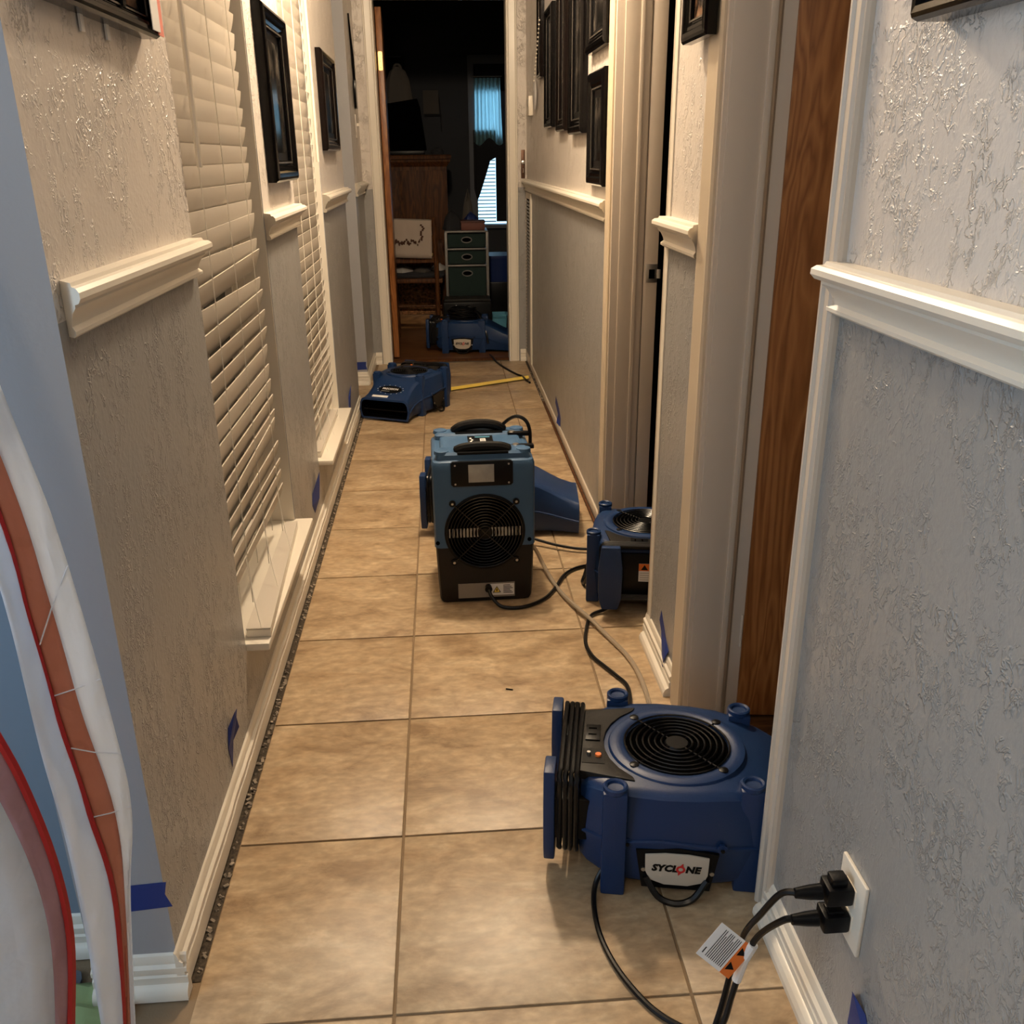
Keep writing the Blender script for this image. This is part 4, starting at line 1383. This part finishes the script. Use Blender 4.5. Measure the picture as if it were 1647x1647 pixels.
line('extension_cord', 'black cord curving from the dehumidifier front to the dark doorway', 'cord',
     [(0.099, 2.424, 0.046), (0.108, 2.405, 0.030), (0.135, 2.385, 0.010), (0.195, 2.385, 0.006), (0.260, 2.43, 0.006), (0.303, 2.50, 0.006), (0.345, 2.595, 0.006), (0.40, 2.645, 0.006), (0.475, 2.66, 0.006)], 0.0055, 'rubber')
line('extension_cord', 'thin black cord running right from behind the dehumidifier', 'cord',
     [(0.245, 2.86, 0.03), (0.29, 2.835, 0.022), (0.35, 2.80, 0.016), (0.42, 2.77, 0.014), (0.50, 2.765, 0.012), (0.60, 2.76, 0.006)], 0.0050, 'rubber')
line('extension_cord', 'black cord looping on the tiles from doorway unit to the nearest air mover', 'cord',
     [(0.452, 2.320, 0.040), (0.425, 2.335, 0.012), (0.385, 2.315, 0.006), (0.362, 2.25, 0.006), (0.345, 2.16, 0.006), (0.352, 2.09, 0.006), (0.375, 2.035, 0.006), (0.398, 1.985, 0.006), (0.415, 1.935, 0.006), (0.405, 1.85, 0.006), (0.36, 1.72, 0.006)], 0.0052, 'rubber')
line('drain_hose', 'clear drain hose snaking on the tiles past the dehumidifier', 'hose',
     [(0.238, 2.66, 0.095), (0.262, 2.66, 0.06), (0.282, 2.64, 0.02), (0.300, 2.55, 0.008), (0.318, 2.46, 0.008), (0.345, 2.365, 0.013), (0.378, 2.275, 0.013), (0.412, 2.18, 0.008), (0.440, 2.09, 0.008), (0.452, 2.02, 0.008), (0.455, 1.95, 0.008), (0.452, 1.86, 0.008), (0.44, 1.74, 0.008)], 0.0062, 'hose', 10)
line('extension_cord', 'black cord from the bedroom doorway to the far right wall', 'cord',
     [(0.285, 5.985, 0.014), (0.300, 5.90, 0.014), (0.312, 5.82, 0.006), (0.335, 5.70, 0.006), (0.375, 5.55, 0.006), (0.415, 5.43, 0.006), (0.445, 5.36, 0.006), (0.458, 5.27, 0.006), (0.475, 5.20, 0.006)], 0.0062, 'rubber')
tm = tag(MB().loft([[(x, y + dy, z) for dy, z in ((-0.036, 0.0085), (0.0, 0.0020), (0.036, 0.0085), (0.036, 0.0093), (0.0, 0.0028), (-0.036, 0.0093))]
                    for x, y in [(-0.18 + i * 0.059, -0.1233 + i * 0.031) for i in range(11)]], caps=True).build('measuring_tape', 'yellow', smooth=True),
         'yellow measuring tape blade laid across the tiles to the right wall', 'tape measure')
tm.location = (0.072, 5.145, 0)
sc_ = tag(MB().box(-0.009, 0.009, -0.0015, 0.0015, 0, 0.002, rot=Matrix.Rotation(R(-20), 3, 'Z')).build('floor_scrap', 'black'), 'tiny dark scrap lying on the middle tile', 'scrap')
sc_.location = (0.125, 1.955, 0.0005)
# ================================================================== bedroom beyond the door
YB0, YB1 = YE + 0.12, 8.60
struct(MB().box(-2.2, 1.9, YB0 - 0.06, YB1 + 0.1, -0.06, 0.0).build('floor_bedroom', 'oakfloor'))
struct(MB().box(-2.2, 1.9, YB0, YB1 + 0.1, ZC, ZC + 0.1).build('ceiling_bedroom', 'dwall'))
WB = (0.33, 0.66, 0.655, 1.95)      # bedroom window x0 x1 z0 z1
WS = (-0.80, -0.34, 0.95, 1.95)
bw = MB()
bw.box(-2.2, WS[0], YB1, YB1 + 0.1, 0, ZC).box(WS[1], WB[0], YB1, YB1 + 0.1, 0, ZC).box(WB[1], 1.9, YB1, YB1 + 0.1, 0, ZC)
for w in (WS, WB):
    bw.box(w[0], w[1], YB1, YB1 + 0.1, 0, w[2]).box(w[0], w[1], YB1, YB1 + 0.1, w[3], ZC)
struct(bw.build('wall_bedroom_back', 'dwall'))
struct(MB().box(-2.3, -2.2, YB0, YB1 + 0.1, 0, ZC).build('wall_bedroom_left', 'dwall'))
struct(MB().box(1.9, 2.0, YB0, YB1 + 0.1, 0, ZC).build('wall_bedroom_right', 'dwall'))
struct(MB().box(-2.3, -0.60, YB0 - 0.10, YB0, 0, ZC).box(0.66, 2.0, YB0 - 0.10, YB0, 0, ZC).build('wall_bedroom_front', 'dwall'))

w3 = struct(thing('window_3', None, None, (0.49, YB1, WB[2])))
f = MB().box(WB[0] - 0.065, WB[0], YB1 - 0.02, YB1, WB[2] - 0.05, WB[3] + 0.07).box(WB[1], WB[1] + 0.065, YB1 - 0.02, YB1, WB[2] - 0.05, WB[3] + 0.07)
f.box(WB[0] - 0.065, WB[1] + 0.065, YB1 - 0.022, YB1, WB[3], WB[3] + 0.07).box(WB[0] - 0.08, WB[1] + 0.08, YB1 - 0.05, YB1, WB[2] - 0.03, WB[2])
f.build('window_frame', 'dtrim', w3, world=True)
MB().box(WB[0], WB[1], YB1 + 0.06, YB1 + 0.075, 1.27, 1.31).build('sash_bar', 'dtrim', w3, world=True)
w4 = struct(thing('window_4', None, None, (-0.57, YB1, WS[2])))
MB().box(WS[0] - 0.05, WS[1] + 0.05, YB1 - 0.02, YB1, WS[3], WS[3] + 0.06).box(WS[0] - 0.05, WS[1] + 0.05, YB1 - 0.02, YB1, WS[2] - 0.05, WS[2]) \
    .build('window_frame', 'dtrim', w4, world=True)

# teal valance curtain, gathered, and the blind below it
cu = thing('window_curtain', 'thin teal curtain gathered over the bedroom window', 'curtain', (0.43, YB1 - 0.05, 1.84))
grid = []
for i in range(13):
    t = i / 12
    row = []
    for k in range(41):
        u = k / 40
        z = -t * (0.50 + 0.03 * math.sin(u * 9)) + 0.0
        x = -0.115 + 0.225 * u - 0.0 * t + 0.025 * t * t * (u - 0.3)
        row.append((x, 0.016 * math.sin(u * 44 + 1.5 * t * u) * (1 - 0.3 * t), z))
    grid.append(row)
MB().sheet(grid).build('curtain_cloth', 'curtain', cu, smooth=True)
MB().tube([(-0.135, 0, 0.012), (0.125, 0, 0.012)], 0.006, 8).build('curtain_rod', 'steel', cu, smooth=True)
MB().box(-0.115, 0.235, 0.030, 0.034, -0.10, 0.12).box(0.062, 0.235, 0.030, 0.034, -1.16, -0.45).box(0.112, 0.235, 0.030, 0.034, -0.46, 0.12).build('blackout_panel', 'dcurtain', cu)
bl = thing('bedroom_blind', 'white slatted blind below the teal curtain with daylight behind', 'blind', (0.40, YB1 + 0.01, WB[2]))
first = None
for i in range(20):
    if first is None:
        o = MB().box(-0.075, 0.09, -0.012, 0.012, -0.001, 0.001, rot=Matrix.Rotation(R(-24), 3, 'X')).build('slat', 'slat', bl)
        first = o
    else:
        o = bpy.data.objects.new('slat', first.data)
        C.objects.link(o)
        o.parent = bl
    o.location = (0, 0, 0.025 + 0.030 * i)
dp = thing('dark_drape', 'dark drape swept aside over the lower bedroom window', 'curtain', (0.40, YB1 - 0.03, WB[2]))
MB().prism([(-0.10, 0.30), (-0.075, 0.20), (-0.045, 0.27), (-0.01, 0.37), (0.026, 0.475), (0.045, 0.535), (0.10, 0.56), (0.10, 0.78), (-0.10, 0.78)], -0.006, 0.006, 'y').build('drape_cloth', 'dcurtain', dp, bevel=0.003)
MB().tube([(-0.085, -0.006, 0.75), (-0.08, -0.008, 0.5), (-0.085, -0.006, 0.28)], 0.006, 6).build('fold', 'dcurtain', dp, smooth=True)

# heavy curtains leaving a slit of daylight at the left
for nm, x0, x1, lb in (('a', -0.86, -0.452, 'heavy dark curtain left of the daylight slit in the bedroom'), ('b', -0.432, -0.26, 'heavy dark curtain right of the daylight slit in the bedroom')):
    dcu = thing('dark_curtain', lb, 'curtain', ((x0 + x1) / 2, YB1 - 0.05, 2.0), 0, 'heavy bedroom curtains')
    n = 24
    grid = [[(-(x1 - x0) / 2 + (x1 - x0) * k / n + 0.006 * math.sin(z * 3 + k), 0.018 * math.sin(k * 1.1), -z * 1.4) for k in range(n + 1)] for z in [i / 10 for i in range(11)]]
    MB().sheet(grid).build('curtain_cloth', 'dcurtain', dcu, smooth=True, solid=0.003)

# tall chest with moulded top
ct = thing('tall_chest', 'tall dark wooden chest standing behind the chair in the bedroom', 'chest', (-0.20, 7.75, 0))
MB().box(-0.30, 0.255, -0.22, 0.22, 0.0, 1.16).build('carcass', 'oak', ct, bevel=0.004)
MB().loft([[(sx * (0.2775 + e) - 0.0225, sy * (0.22 + e), z) for sx, sy in ((-1, -1), (1, -1), (1, 1), (-1, 1))] for e, z in ((0.0, 1.155), (0.012, 1.17), (0.028, 1.19), (0.03, 1.205), (0.022, 1.207), (0.035, 1.21), (0.038, 1.232), (0.03, 1.24))], caps=True) \
    .build('moulded_top', 'oak', ct)
for k, (a, b) in enumerate(((-0.285, -0.115), (-0.105, 0.065), (0.075, 0.245))):
    MB().box(a, b, -0.232, -0.218, 0.62, 1.13).build('door_panel', 'oak', ct, bevel=0.004)
for k in range(3):
    dw = MB().box(-0.285, 0.245, -0.232, -0.218, 0.05 + 0.185 * k, 0.225 + 0.185 * k).build('drawer', 'oak', ct, bevel=0.004)
    for xx in (-0.16, 0.12):
        MB().lathe([(0.014, -0.250), (0.012, -0.240), (0.006, -0.232)], 12, (xx, 0, 0.137 + 0.185 * k), 'y').build('knob', 'gold', dw, smooth=True)

# things on and behind the chest
tv = thing('black_console', 'black boxy set standing on the tall chest', 'console', (-0.26, 7.74, 1.241))
MB().box(-0.17, 0.15, -0.12, 0.12, 0, 0.03).build('foot', 'black', tv, bevel=0.006)
MB().loft([[(-0.20, -0.05, 0.03), (0.17, -0.05, 0.03), (0.15, 0.06, 0.03), (-0.18, 0.06, 0.03)], [(-0.20, -0.05, 0.30), (0.13, -0.05, 0.34), (0.12, 0.06, 0.34), (-0.18, 0.06, 0.30)],
           [(-0.16, -0.04, 0.36), (0.11, -0.04, 0.40), (0.10, 0.05, 0.40), (-0.15, 0.05, 0.36)]], caps=True).build('case', 'blackm', tv, bevel=0.008)
sk = tag(MB().lathe([(0.0, 0), (0.05, 0.0), (0.052, 0.02), (0.038, 0.042), (0.012, 0.052), (0.0, 0.053)], 20).build('knit_hat', 'darkcloth', smooth=True), 'round dark hat lying on the right end of the tall chest', 'hat')
sk.location = (-0.01, 7.70, 1.241)
gar = thing('bundled_shirt', 'grey shirt heaped on top of the black console', 'shirt', (-0.29, 7.745, 1.612))
MB().loft([[(math.cos(2 * PI * k / 16) * a, math.sin(2 * PI * k / 16) * 0.03 * (1 + 0.3 * math.sin(k * 2)), z) for k in range(16)] for a, z in ((0.105, 0.0), (0.10, 0.06), (0.085, 0.16), (0.06, 0.22), (0.02, 0.25))], caps=True).build('shirt', 'greycloth', gar, smooth=True)
MB().tube(spline([(-0.03, 0, 0.235), (-0.015, -0.02, 0.262), (0.015, -0.02, 0.262), (0.03, 0, 0.235)], 4), 0.009, 6).build('collar', 'greycloth', gar, smooth=True)
mir = thing('wall_board', 'grey hanging board on the dark bedroom back wall', 'board', (-0.048, YB1 - 0.012, 1.565))
MB().box(-0.070, 0.062, -0.008, 0.008, 0.0, 0.185).build('panel', 'greycloth', mir, bevel=0.003)
MB().box(-0.062, 0.082, -0.02, 0.006, -0.016, -0.004).build('ledge', 'dcurtain', mir)
MB().tube([(0.062, 0, 0.16), (0.075, 0, 0.0), (0.078, 0, -0.14)], 0.004, 6).build('cord', 'dcurtain', mir)

# ladder-back chair with a printed towel and cushions, its back to the hall
ch = thing('wooden_chair', 'ladder-back wooden chair with its back toward the hall', 'chair', (-0.195, 6.75, 0), R(-3))
for s_ in (-1, 1):
    MB().tube([(s_ * 0.148, 0.02, 0), (s_ * 0.150, 0.0, 0.42), (s_ * 0.148, -0.02, 0.62), (s_ * 0.145, -0.045, 0.80), (s_ * 0.145, -0.05, 0.835)], [0.015, 0.017, 0.017, 0.015, 0.010], 10).build('back_post', 'oak', ch, smooth=True)
    MB().tube([(s_ * 0.175, 0.36, 0), (s_ * 0.180, 0.35, 0.40)], [0.013, 0.018], 10).build('leg', 'oak', ch, smooth=True)
for z in (0.55, 0.795):
    MB().loft([[(x, y - 0.008, z - 0.022), (x, y + 0.008, z - 0.022), (x, y + 0.006, z + 0.022), (x, y - 0.010, z + 0.022)] for x, y in ((-0.148, -0.042 if z > 0.7 else -0.012), (0, -0.030 if z > 0.7 else 0.0), (0.148, -0.042 if z > 0.7 else -0.012))], caps=True).build('back_rail', 'oak', ch, smooth=True)
MB().box(-0.19, 0.19, -0.01, 0.38, 0.385, 0.415).build('seat', 'oak', ch, bevel=0.008)
for z, y in ((0.17, 0.36), (0.22, 0.015)):
    MB().tube([(-0.16, y, z), (0.16, y, z)], 0.010, 8).build('stretcher', 'oak', ch, smooth=True)
tw = thing('printed_towel', 'cream towel with dark brown print draped over the chair back', 'towel', (-0.195, 6.75, 0.82))
grid = []
for i in range(9):
    t = i / 8
    z = 0.004 - 0.255 * t
    row = [(-0.142 + 0.268 * (k / 12) * (1 - 0.02 * t), -0.068 + 0.028 * t + 0.003 * math.sin(k * 1.3) - 0.0, z - 0.012 * (k / 12)) for k in range(13)]
    grid.append(row)
MB().sheet([[(x, y + 0.055, z - 0.10) for x, y, z in grid[0]], [(x, y + 0.03, z + 0.006) for x, y, z in grid[0]]] + grid).build('towel_cloth', 'towel', tw, smooth=True, solid=0.004)
brown = plain('brown towel print', (0.06, 0.022, 0.012), 0.9)
r2 = random.Random(4)
for i in range(20):
    x = -0.13 + 0.0095 * i + r2.uniform(-0.003, 0.003)
    z = -0.145 + 0.012 * math.sin(i * 1.1) + r2.uniform(-0.012, 0.010)
    w_, h_ = r2.uniform(0.004, 0.010), r2.uniform(0.006, 0.017)
    yy = -0.068 + 0.028 * (-z / 0.255) - 0.0085
    MB().prism([(x - w_, z - h_ * 0.6), (x + w_ * 0.6, z - h_), (x + w_, z + h_ * 0.3), (x, z + h_), (x - w_ * 0.8, z + h_ * 0.4)], yy, yy + 0.001, 'y').build('print_mark', brown, tw)
for i in range(8):
    x = 0.056 + 0.010 * math.sin(i * 0.9) + r2.uniform(-0.004, 0.004)
    z = -0.035 - 0.011 * i
    yy = -0.068 + 0.028 * (-z / 0.255) - 0.0085
    MB().prism([(x - 0.008, z - 0.004), (x + 0.006, z - 0.006), (x + 0.009, z + 0.005), (x - 0.004, z + 0.007)], yy, yy + 0.001, 'y').build('print_mark', brown, tw)
cs = thing('seat_cushion', 'dark flat cushion on the wooden chair seat', 'cushion', (-0.185, 6.95, 0.416))
MB().loft([rr(0.195, -0.17, 0.17, z, 0.03) if 0 else [(x * e, y * e, z) for x, y, _ in rr(0.195, -0.17, 0.17, 0, 0.03)] for e, z in ((0.95, 0.0), (1.0, 0.012), (1.0, 0.024), (0.94, 0.034))], caps=True).build('cushion_body', 'darkcloth', cs, smooth=True)
for lb, m_, loc, sc3 in (('crumpled white cloth on the chair cushion', 'cloth', (-0.295, 6.93, 0.452), (0.075, 0.12, 0.035)),
                         ('grey folded cloth in the middle of the chair cushion', 'greycloth', (-0.15, 6.90, 0.452), (0.065, 0.10, 0.032)),
                         ('small white cloth bundle at the right of the chair seat', 'cloth', (-0.035, 6.98, 0.452), (0.055, 0.08, 0.042))):
    r3 = random.Random(len(lb))
    ph = [r3.uniform(0, 6) for _ in range(6)]
    rings = []
    for i in range(1, 9):
        th_ = PI * 0.5 * i / 8
        rings.append([(math.cos(2 * PI * k / 20) * math.sin(th_) * (1 + 0.10 * math.sin(3 * k * 0.314 + ph[0])), math.sin(2 * PI * k / 20) * math.sin(th_) * (1 + 0.10 * math.sin(4 * k * 0.314 + ph[1])),
                       math.cos(th_) * (1 + 0.18 * math.sin(2 * k * 0.314 + ph[2] + i))) for k in range(20)])
    mbb = MB().loft([[(x * sc3[0], y * sc3[1], max(0, z) * sc3[2]) for x, y, z in rg] for rg in rings], caps=True)
    o = tag(mbb.build('folded_cloth', m_, smooth=True), lb, 'cloth')
    o.location = loc

# wicker hamper: woven strands over a box
hp = thing('wicker_hamper', 'brown wicker hamper behind the chair legs', 'hamper', (-0.22, 7.32, 0))
MB().box(-0.20, 0.20, -0.13, 0.13, 0.0, 0.34).build('body', 'wicker', hp, bevel=0.01)
for i in range(26):
    z = 0.015 + 0.0125 * i
    MB().tube([(-0.2 + 0.4 * k / 16, -0.132 - 0.004 * math.sin(k * 1.9 + i * PI), z + 0.002 * math.sin(k * 2.3 + i)) for k in range(17)], 0.0052, 5).build('strand', 'wicker', hp, smooth=True)
for i in range(9):
    x = -0.19 + 0.0475 * i
    MB().tube([(x, -0.134, 0.0), (x + 0.012 * math.sin(i * 2), -0.139, 0.17), (x, -0.134, 0.33)], 0.004, 5).build('stake', 'wicker', hp, smooth=True)
MB().box(-0.21, 0.21, -0.14, 0.14, 0.34, 0.365).build('lid', 'oak', hp, bevel=0.006)
bx = tag(MB().box(-0.25, 0.25, -0.012, 0.012, 0.0, 0.10).build('wooden_plank', wood('pale oak', (0.15, 0.07, 0.025), (0.27, 0.14, 0.05), 4, (1.2, 9, 9)), bevel=0.004), 'plain wooden plank on edge on the bedroom floor behind the chair', 'plank')
bx.location = (-0.2, 7.15, 0)

# three-bin drawer tower
tw3 = thing('drawer_tower', 'grey metal tower with three dark green fabric bins', 'drawers', (0.175, 7.02, 0))
for sx in (-1, 1):
    for yy in (-0.15, 0.15):
        MB().box(sx * 0.148 - 0.010, sx * 0.148 + 0.010, yy - 0.010, yy + 0.010, 0, 0.72).build('upright', 'greyframe', tw3, bevel=0.003)
for z in (0.245, 0.49, 0.605, 0.725):
    MB().box(-0.155, 0.155, -0.16, 0.16, z - 0.008, z + 0.004).build('shelf', 'greyframe', tw3, bevel=0.003)
for z0, z1 in ((0.258, 0.475), (0.500, 0.590), (0.615, 0.708)):
    bn = MB().box(-0.135, 0.135, -0.165, 0.15, z0, z1).build('fabric_bin', 'bin', tw3, bevel=0.006)
    zc = z1 - 0.040
    el = [(0.036 * math.cos(2 * PI * k / 20) * (1 if abs(math.cos(2 * PI * k / 20)) > .5 else 1.0), -0.1665, zc + 0.019 * math.sin(2 * PI * k / 20)) for k in range(20)]
    MB().tube(el, 0.0042, 6, closed=True).build('handle_ring', 'greyframe', bn, smooth=True)
    MB().prism([(p[0] * 0.9, p[2]) for p in el], -0.1662, -0.1652, 'y').build('handle_hole', 'blackm', bn)
# clutter on the tower
cbx = thing('red_brown_box', 'red-brown box lying on top of the drawer tower', 'box', (0.225, 6.98, 0.730))
MB().box(-0.085, 0.085, -0.08, 0.08, 0.0, 0.050).build('box_body', plain('red brown card', (0.13, 0.035, 0.02), 0.6), cbx, bevel=0.003)
MB().box(-0.088, 0.088, -0.083, 0.083, 0.050, 0.064).build('lid', plain('dark red card', (0.09, 0.025, 0.015), 0.6), cbx, bevel=0.003)
for nm, lb, m_, loc, s3 in (('dark_bag', 'slumped dark bag on the left of the drawer tower', 'darkcloth', (0.075, 7.02, 0.730), (0.075, 0.10, 0.125)),
                            ('blue_cloth', 'blue cloth heap behind the red-brown box on the tower', 'binblue', (0.215, 7.10, 0.730), (0.070, 0.045, 0.105)),
                            ('grey_coat', 'grey draped coat rising behind the drawer tower', 'greycloth', (0.205, 7.37, 0.549), (0.055, 0.06, 0.40))):
    r3 = random.Random(len(lb) + 3)
    ph = [r3.uniform(0, 6) for _ in range(4)]
    rings = []
    for i in range(9):
        t = i / 8
        rr_ = math.sqrt(max(0.06, 1 - t ** 2.4)) * (1 - 0.18 * t)
        rings.append([(math.cos(2 * PI * k / 18) * rr_ * s3[0] * (1 + 0.12 * math.sin(k + ph[0] + 2 * t)), math.sin(2 * PI * k / 18) * rr_ * s3[1] * (1 + 0.12 * math.sin(k * 1.4 + ph[1])), t * s3[2] * (1 + 0.05 * math.sin(k + ph[2]))) for k in range(18)])
    root = thing(nm, lb, {'dark_bag': 'bag', 'blue_cloth': 'cloth', 'grey_coat': 'coat'}[nm], loc)
    MB().loft(rings, caps=True).build('cloth_body', m_, root, smooth=True)
    MB().tube(spline([(-s3[0] * 0.2, -s3[1] * 0.3, s3[2] * 0.9), (0, -s3[1] * 0.4, s3[2] * 1.12), (s3[0] * 0.2, -s3[1] * 0.3, s3[2] * 0.9)], 4), 0.004, 5).build('loop', m_, root, smooth=True)
stnd = tag(MB().box(-0.14, 0.14, -0.12, 0.12, 0.0, 0.549).build('shelf_stand', 'blackm', bevel=0.01), 'low black stand behind the drawer tower', 'stand')
stnd.location = (0.165, 7.37, 0)

# black gear case on and behind the bedroom air mover
gc = thing('black_gear_case', 'black equipment case with a small white label in the bedroom doorway', 'case', (0.165, 6.56, 0))
MB().box(-0.175, 0.165, -0.09, 0.09, 0, 0.285).build('case_body', 'black', gc, bevel=0.012)
MB().box(-0.165, 0.155, -0.085, 0.085, 0.285, 0.305).build('lid', 'char', gc, bevel=0.006)
lbm = MB().box(-0.095, -0.055, -0.0925, -0.090, 0.215, 0.262, rot=Matrix.Rotation(R(18), 3, 'Y')).build('label', 'paper', gc)
MB().tube(spline([(-0.03, -0.09, 0.25), (0.0, -0.12, 0.26), (0.04, -0.12, 0.235), (0.08, -0.10, 0.20)], 5), 0.008, 7).build('handle', 'rubber', gc, smooth=True)
cb = thing('cable_bundle', 'black cable bundle heaped on the bedroom air mover', 'cable', (0.12, 6.27, 0.214))
for i in range(7):
    a0 = i * 0.9
    MB().tube([((0.085 + 0.012 * math.sin(i * 2.1)) * math.cos(a0 + q * 2 * PI / 22), 0.055 * math.sin(a0 + q * 2 * PI / 22) + 0.01 * math.sin(i), 0.008 + 0.0085 * i + 0.006 * math.sin(q * 0.8 + i)) for q in range(22)], 0.0075, 6, closed=True).build('cable_loop', 'rubber', cb, smooth=True)
MB().tube(spline([(0.07, -0.02, 0.05), (0.10, -0.06, 0.03), (0.13, -0.11, -0.02), (0.15, -0.145, -0.08), (0.16, -0.155, -0.15)], 5), 0.0075, 6).build('cable_tail', 'rubber', cb, smooth=True)
bb_ = thing('blue_storage_bin', 'deep blue storage bin in the dark right of the drawer tower', 'bin', (0.435, 7.55, 0))
MB().loft([rr(0.07, -0.14, 0.14, 0.30, 0.02), rr(0.08, -0.155, 0.155, 0.48, 0.02)], caps=True).build('tub', 'binblue', bb_, smooth=True, angle=30)
MB().loft([rr(0.085, -0.162, 0.162, 0.48, 0.02), rr(0.085, -0.162, 0.162, 0.50, 0.02)], caps=True).build('lid', 'binblue', bb_, smooth=True, angle=30)
MB().box(-0.10, 0.10, -0.15, 0.15, 0.0, 0.30).build('plinth', 'black', bb_, bevel=0.01)
pb = thing('cyan_glow_tub', 'pale blue tub in place of a cyan glow on the bedroom floor', 'tub', (0.385, 6.72, 0))  # tub added where cyan light reflects; the glow is in its colour
MB().loft([rr(0.055, -0.06, 0.06, 0.0, 0.02), rr(0.065, -0.07, 0.07, 0.155, 0.02), rr(0.071, -0.076, 0.076, 0.157, 0.02), rr(0.071, -0.076, 0.076, 0.165, 0.02), rr(0.060, -0.065, 0.065, 0.165, 0.02), rr(0.052, -0.056, 0.056, 0.02, 0.02)], caps=True) \
    .build('tub_body', 'cyan', pb, smooth=True, angle=30)
MB().tube([(-0.05, -0.075, 0.15), (0.05, -0.075, 0.15)], 0.006, 6).build('rim_grip', 'cyan', pb, smooth=True)

# ================================================================== plastic containment sheeting by the front room
pz = thing('plastic_sheeting', 'white plastic containment flap with a red zipper at the left edge', 'plastic sheet', (-0.50, 1.0, 0))


def strip(edges, name, m, parent, solid=0.0008, n=6, bulge=0.0, up=7):
    """sheet between edge curves (world coordinates), finely interpolated"""
    curves = [spline(e, up) for e in edges]
    k = min(len(c) for c in curves)
    grid = []
    for i in range(k):
        row = []
        for a in range(len(curves) - 1):
            for q in range(n):
                t = q / n
                p = curves[a][i].lerp(curves[a + 1][i], t)
                w_ = 0.0022 * math.sin(i * 0.9 + 5 * t + a) * math.sin(PI * t) + bulge * math.sin(PI * t)
                row.append(p + Vector((w_ * 0.5, -w_, 0)))
        row.append(curves[-1][i])
        grid.append(row)
    return MB().sheet(grid).build(name, m, parent, smooth=True, solid=solid, world=True)


Lft = [(-0.80, 0.93, 2.3), (-0.62, 0.93, 1.50), (-0.528, 0.94, 0.95), (-0.502, 0.955, 0.808), (-0.503, 0.965, 0.57), (-0.500, 0.97, 0.418), (-0.505, 0.97, 0.215), (-0.512, 0.96, 0.004)]
ZipL = [(-0.775, 0.98, 2.3), (-0.605, 0.98, 1.50), (-0.505, 0.985, 0.93), (-0.492, 0.99, 0.73), (-0.487, 0.995, 0.60), (-0.474, 0.995, 0.455), (-0.466, 0.995, 0.300), (-0.496, 0.985, 0.004)]
ZipR = [(-0.755, 0.985, 2.3), (-0.588, 0.985, 1.50), (-0.490, 0.992, 0.955), (-0.470, 0.996, 0.755), (-0.462, 1.0, 0.60), (-0.449, 1.005, 0.445), (-0.458, 1.002, 0.300), (-0.491, 0.99, 0.004)]
Rgt = [(-0.70, 1.0, 2.3), (-0.560, 1.0, 1.50), (-0.472, 1.0, 0.99), (-0.445, 1.0, 0.82), (-0.429, 1.005, 0.57), (-0.430, 1.01, 0.440), (-0.453, 1.008, 0.300), (-0.486, 0.995, 0.004)]
strip([Lft, ZipL], 'film_shaded_side', 'poly', pz, bulge=0.006)
strip([ZipR, Rgt], 'film_outer_side', 'poly', pz, bulge=0.004)
strip([ZipL, ZipR], 'zipper_tape', 'ziptape', pz, n=4)
MB().tube([p + Vector((-0.001, -0.003, 0)) for p in spline(ZipL, 7)], 0.0036, 6).build('zipper', 'zipred', pz, smooth=True, world=True)
for zz in (0.725, 0.645, 0.555, 0.452):
    i = min(range(len(spline(ZipR, 7))), key=lambda q: abs(spline(ZipR, 7)[q].z - zz))
    a, b = spline(ZipL, 7)[i], spline(Rgt, 7)[i]
    MB().tube([a + Vector((0.004, -0.004, -0.006)), (a + b) / 2 + Vector((0, -0.004, 0.0)), b + Vector((0, -0.003, 0.009))], 0.0009, 5).build('film_crease', 'poly', pz, smooth=True, world=True)
pz2 = thing('plastic_sheeting', 'white plastic flap with mauve tape in the bottom left corner', 'plastic sheet', (-0.60, 0.9, 0))
L2 = [(-0.98, 0.80, 2.3), (-0.86, 0.80, 1.3), (-0.78, 0.82, 0.70), (-0.72, 0.84, 0.50), (-0.69, 0.85, 0.30), (-0.68, 0.85, 0.12), (-0.68, 0.85, 0.004)]
T2 = [(-0.905, 0.88, 2.3), (-0.745, 0.88, 1.3), (-0.572, 0.905, 0.69), (-0.531, 0.92, 0.50), (-0.522, 0.925, 0.34), (-0.544, 0.92, 0.16), (-0.568, 0.91, 0.004)]
Z2 = [(-0.875, 0.90, 2.3), (-0.715, 0.90, 1.3), (-0.551, 0.925, 0.71), (-0.513, 0.94, 0.51), (-0.507, 0.945, 0.33), (-0.530, 0.935, 0.16), (-0.556, 0.92, 0.004)]
strip([L2, T2], 'film', 'poly', pz2, bulge=0.010)
strip([T2, Z2], 'zipper_tape', 'mauve', pz2, n=4)
MB().tube([p + Vector((0.001, -0.002, 0)) for p in spline(Z2, 7)], 0.0055, 6).build('zipper', 'zipred', pz2, smooth=True, world=True)
gcl = thing('green_cloth', 'crumpled green cloth on the floor at the bottom left', 'cloth', (-0.62, 1.09, 0))
grid = [[(-0.09 + 0.18 * k / 10, -0.06 + 0.12 * i / 8, 0.008 + 0.006 * math.sin(k * 1.7 + i) + 0.005 * math.sin(i * 2.1)) for k in range(11)] for i in range(9)]
MB().sheet(grid).build('cloth_body', 'green', gcl, smooth=True, solid=0.003)
dm = tag(MB().loft([rr(0.28, -0.16, 0.075, 0.0, 0.02), rr(0.28, -0.16, 0.075, 0.006, 0.02)], caps=True).build('door_mat', 'mat_dark'), 'slate grey mat on the floor behind the plastic flap', 'mat')
dm.location = (-0.90, 1.10, 0)
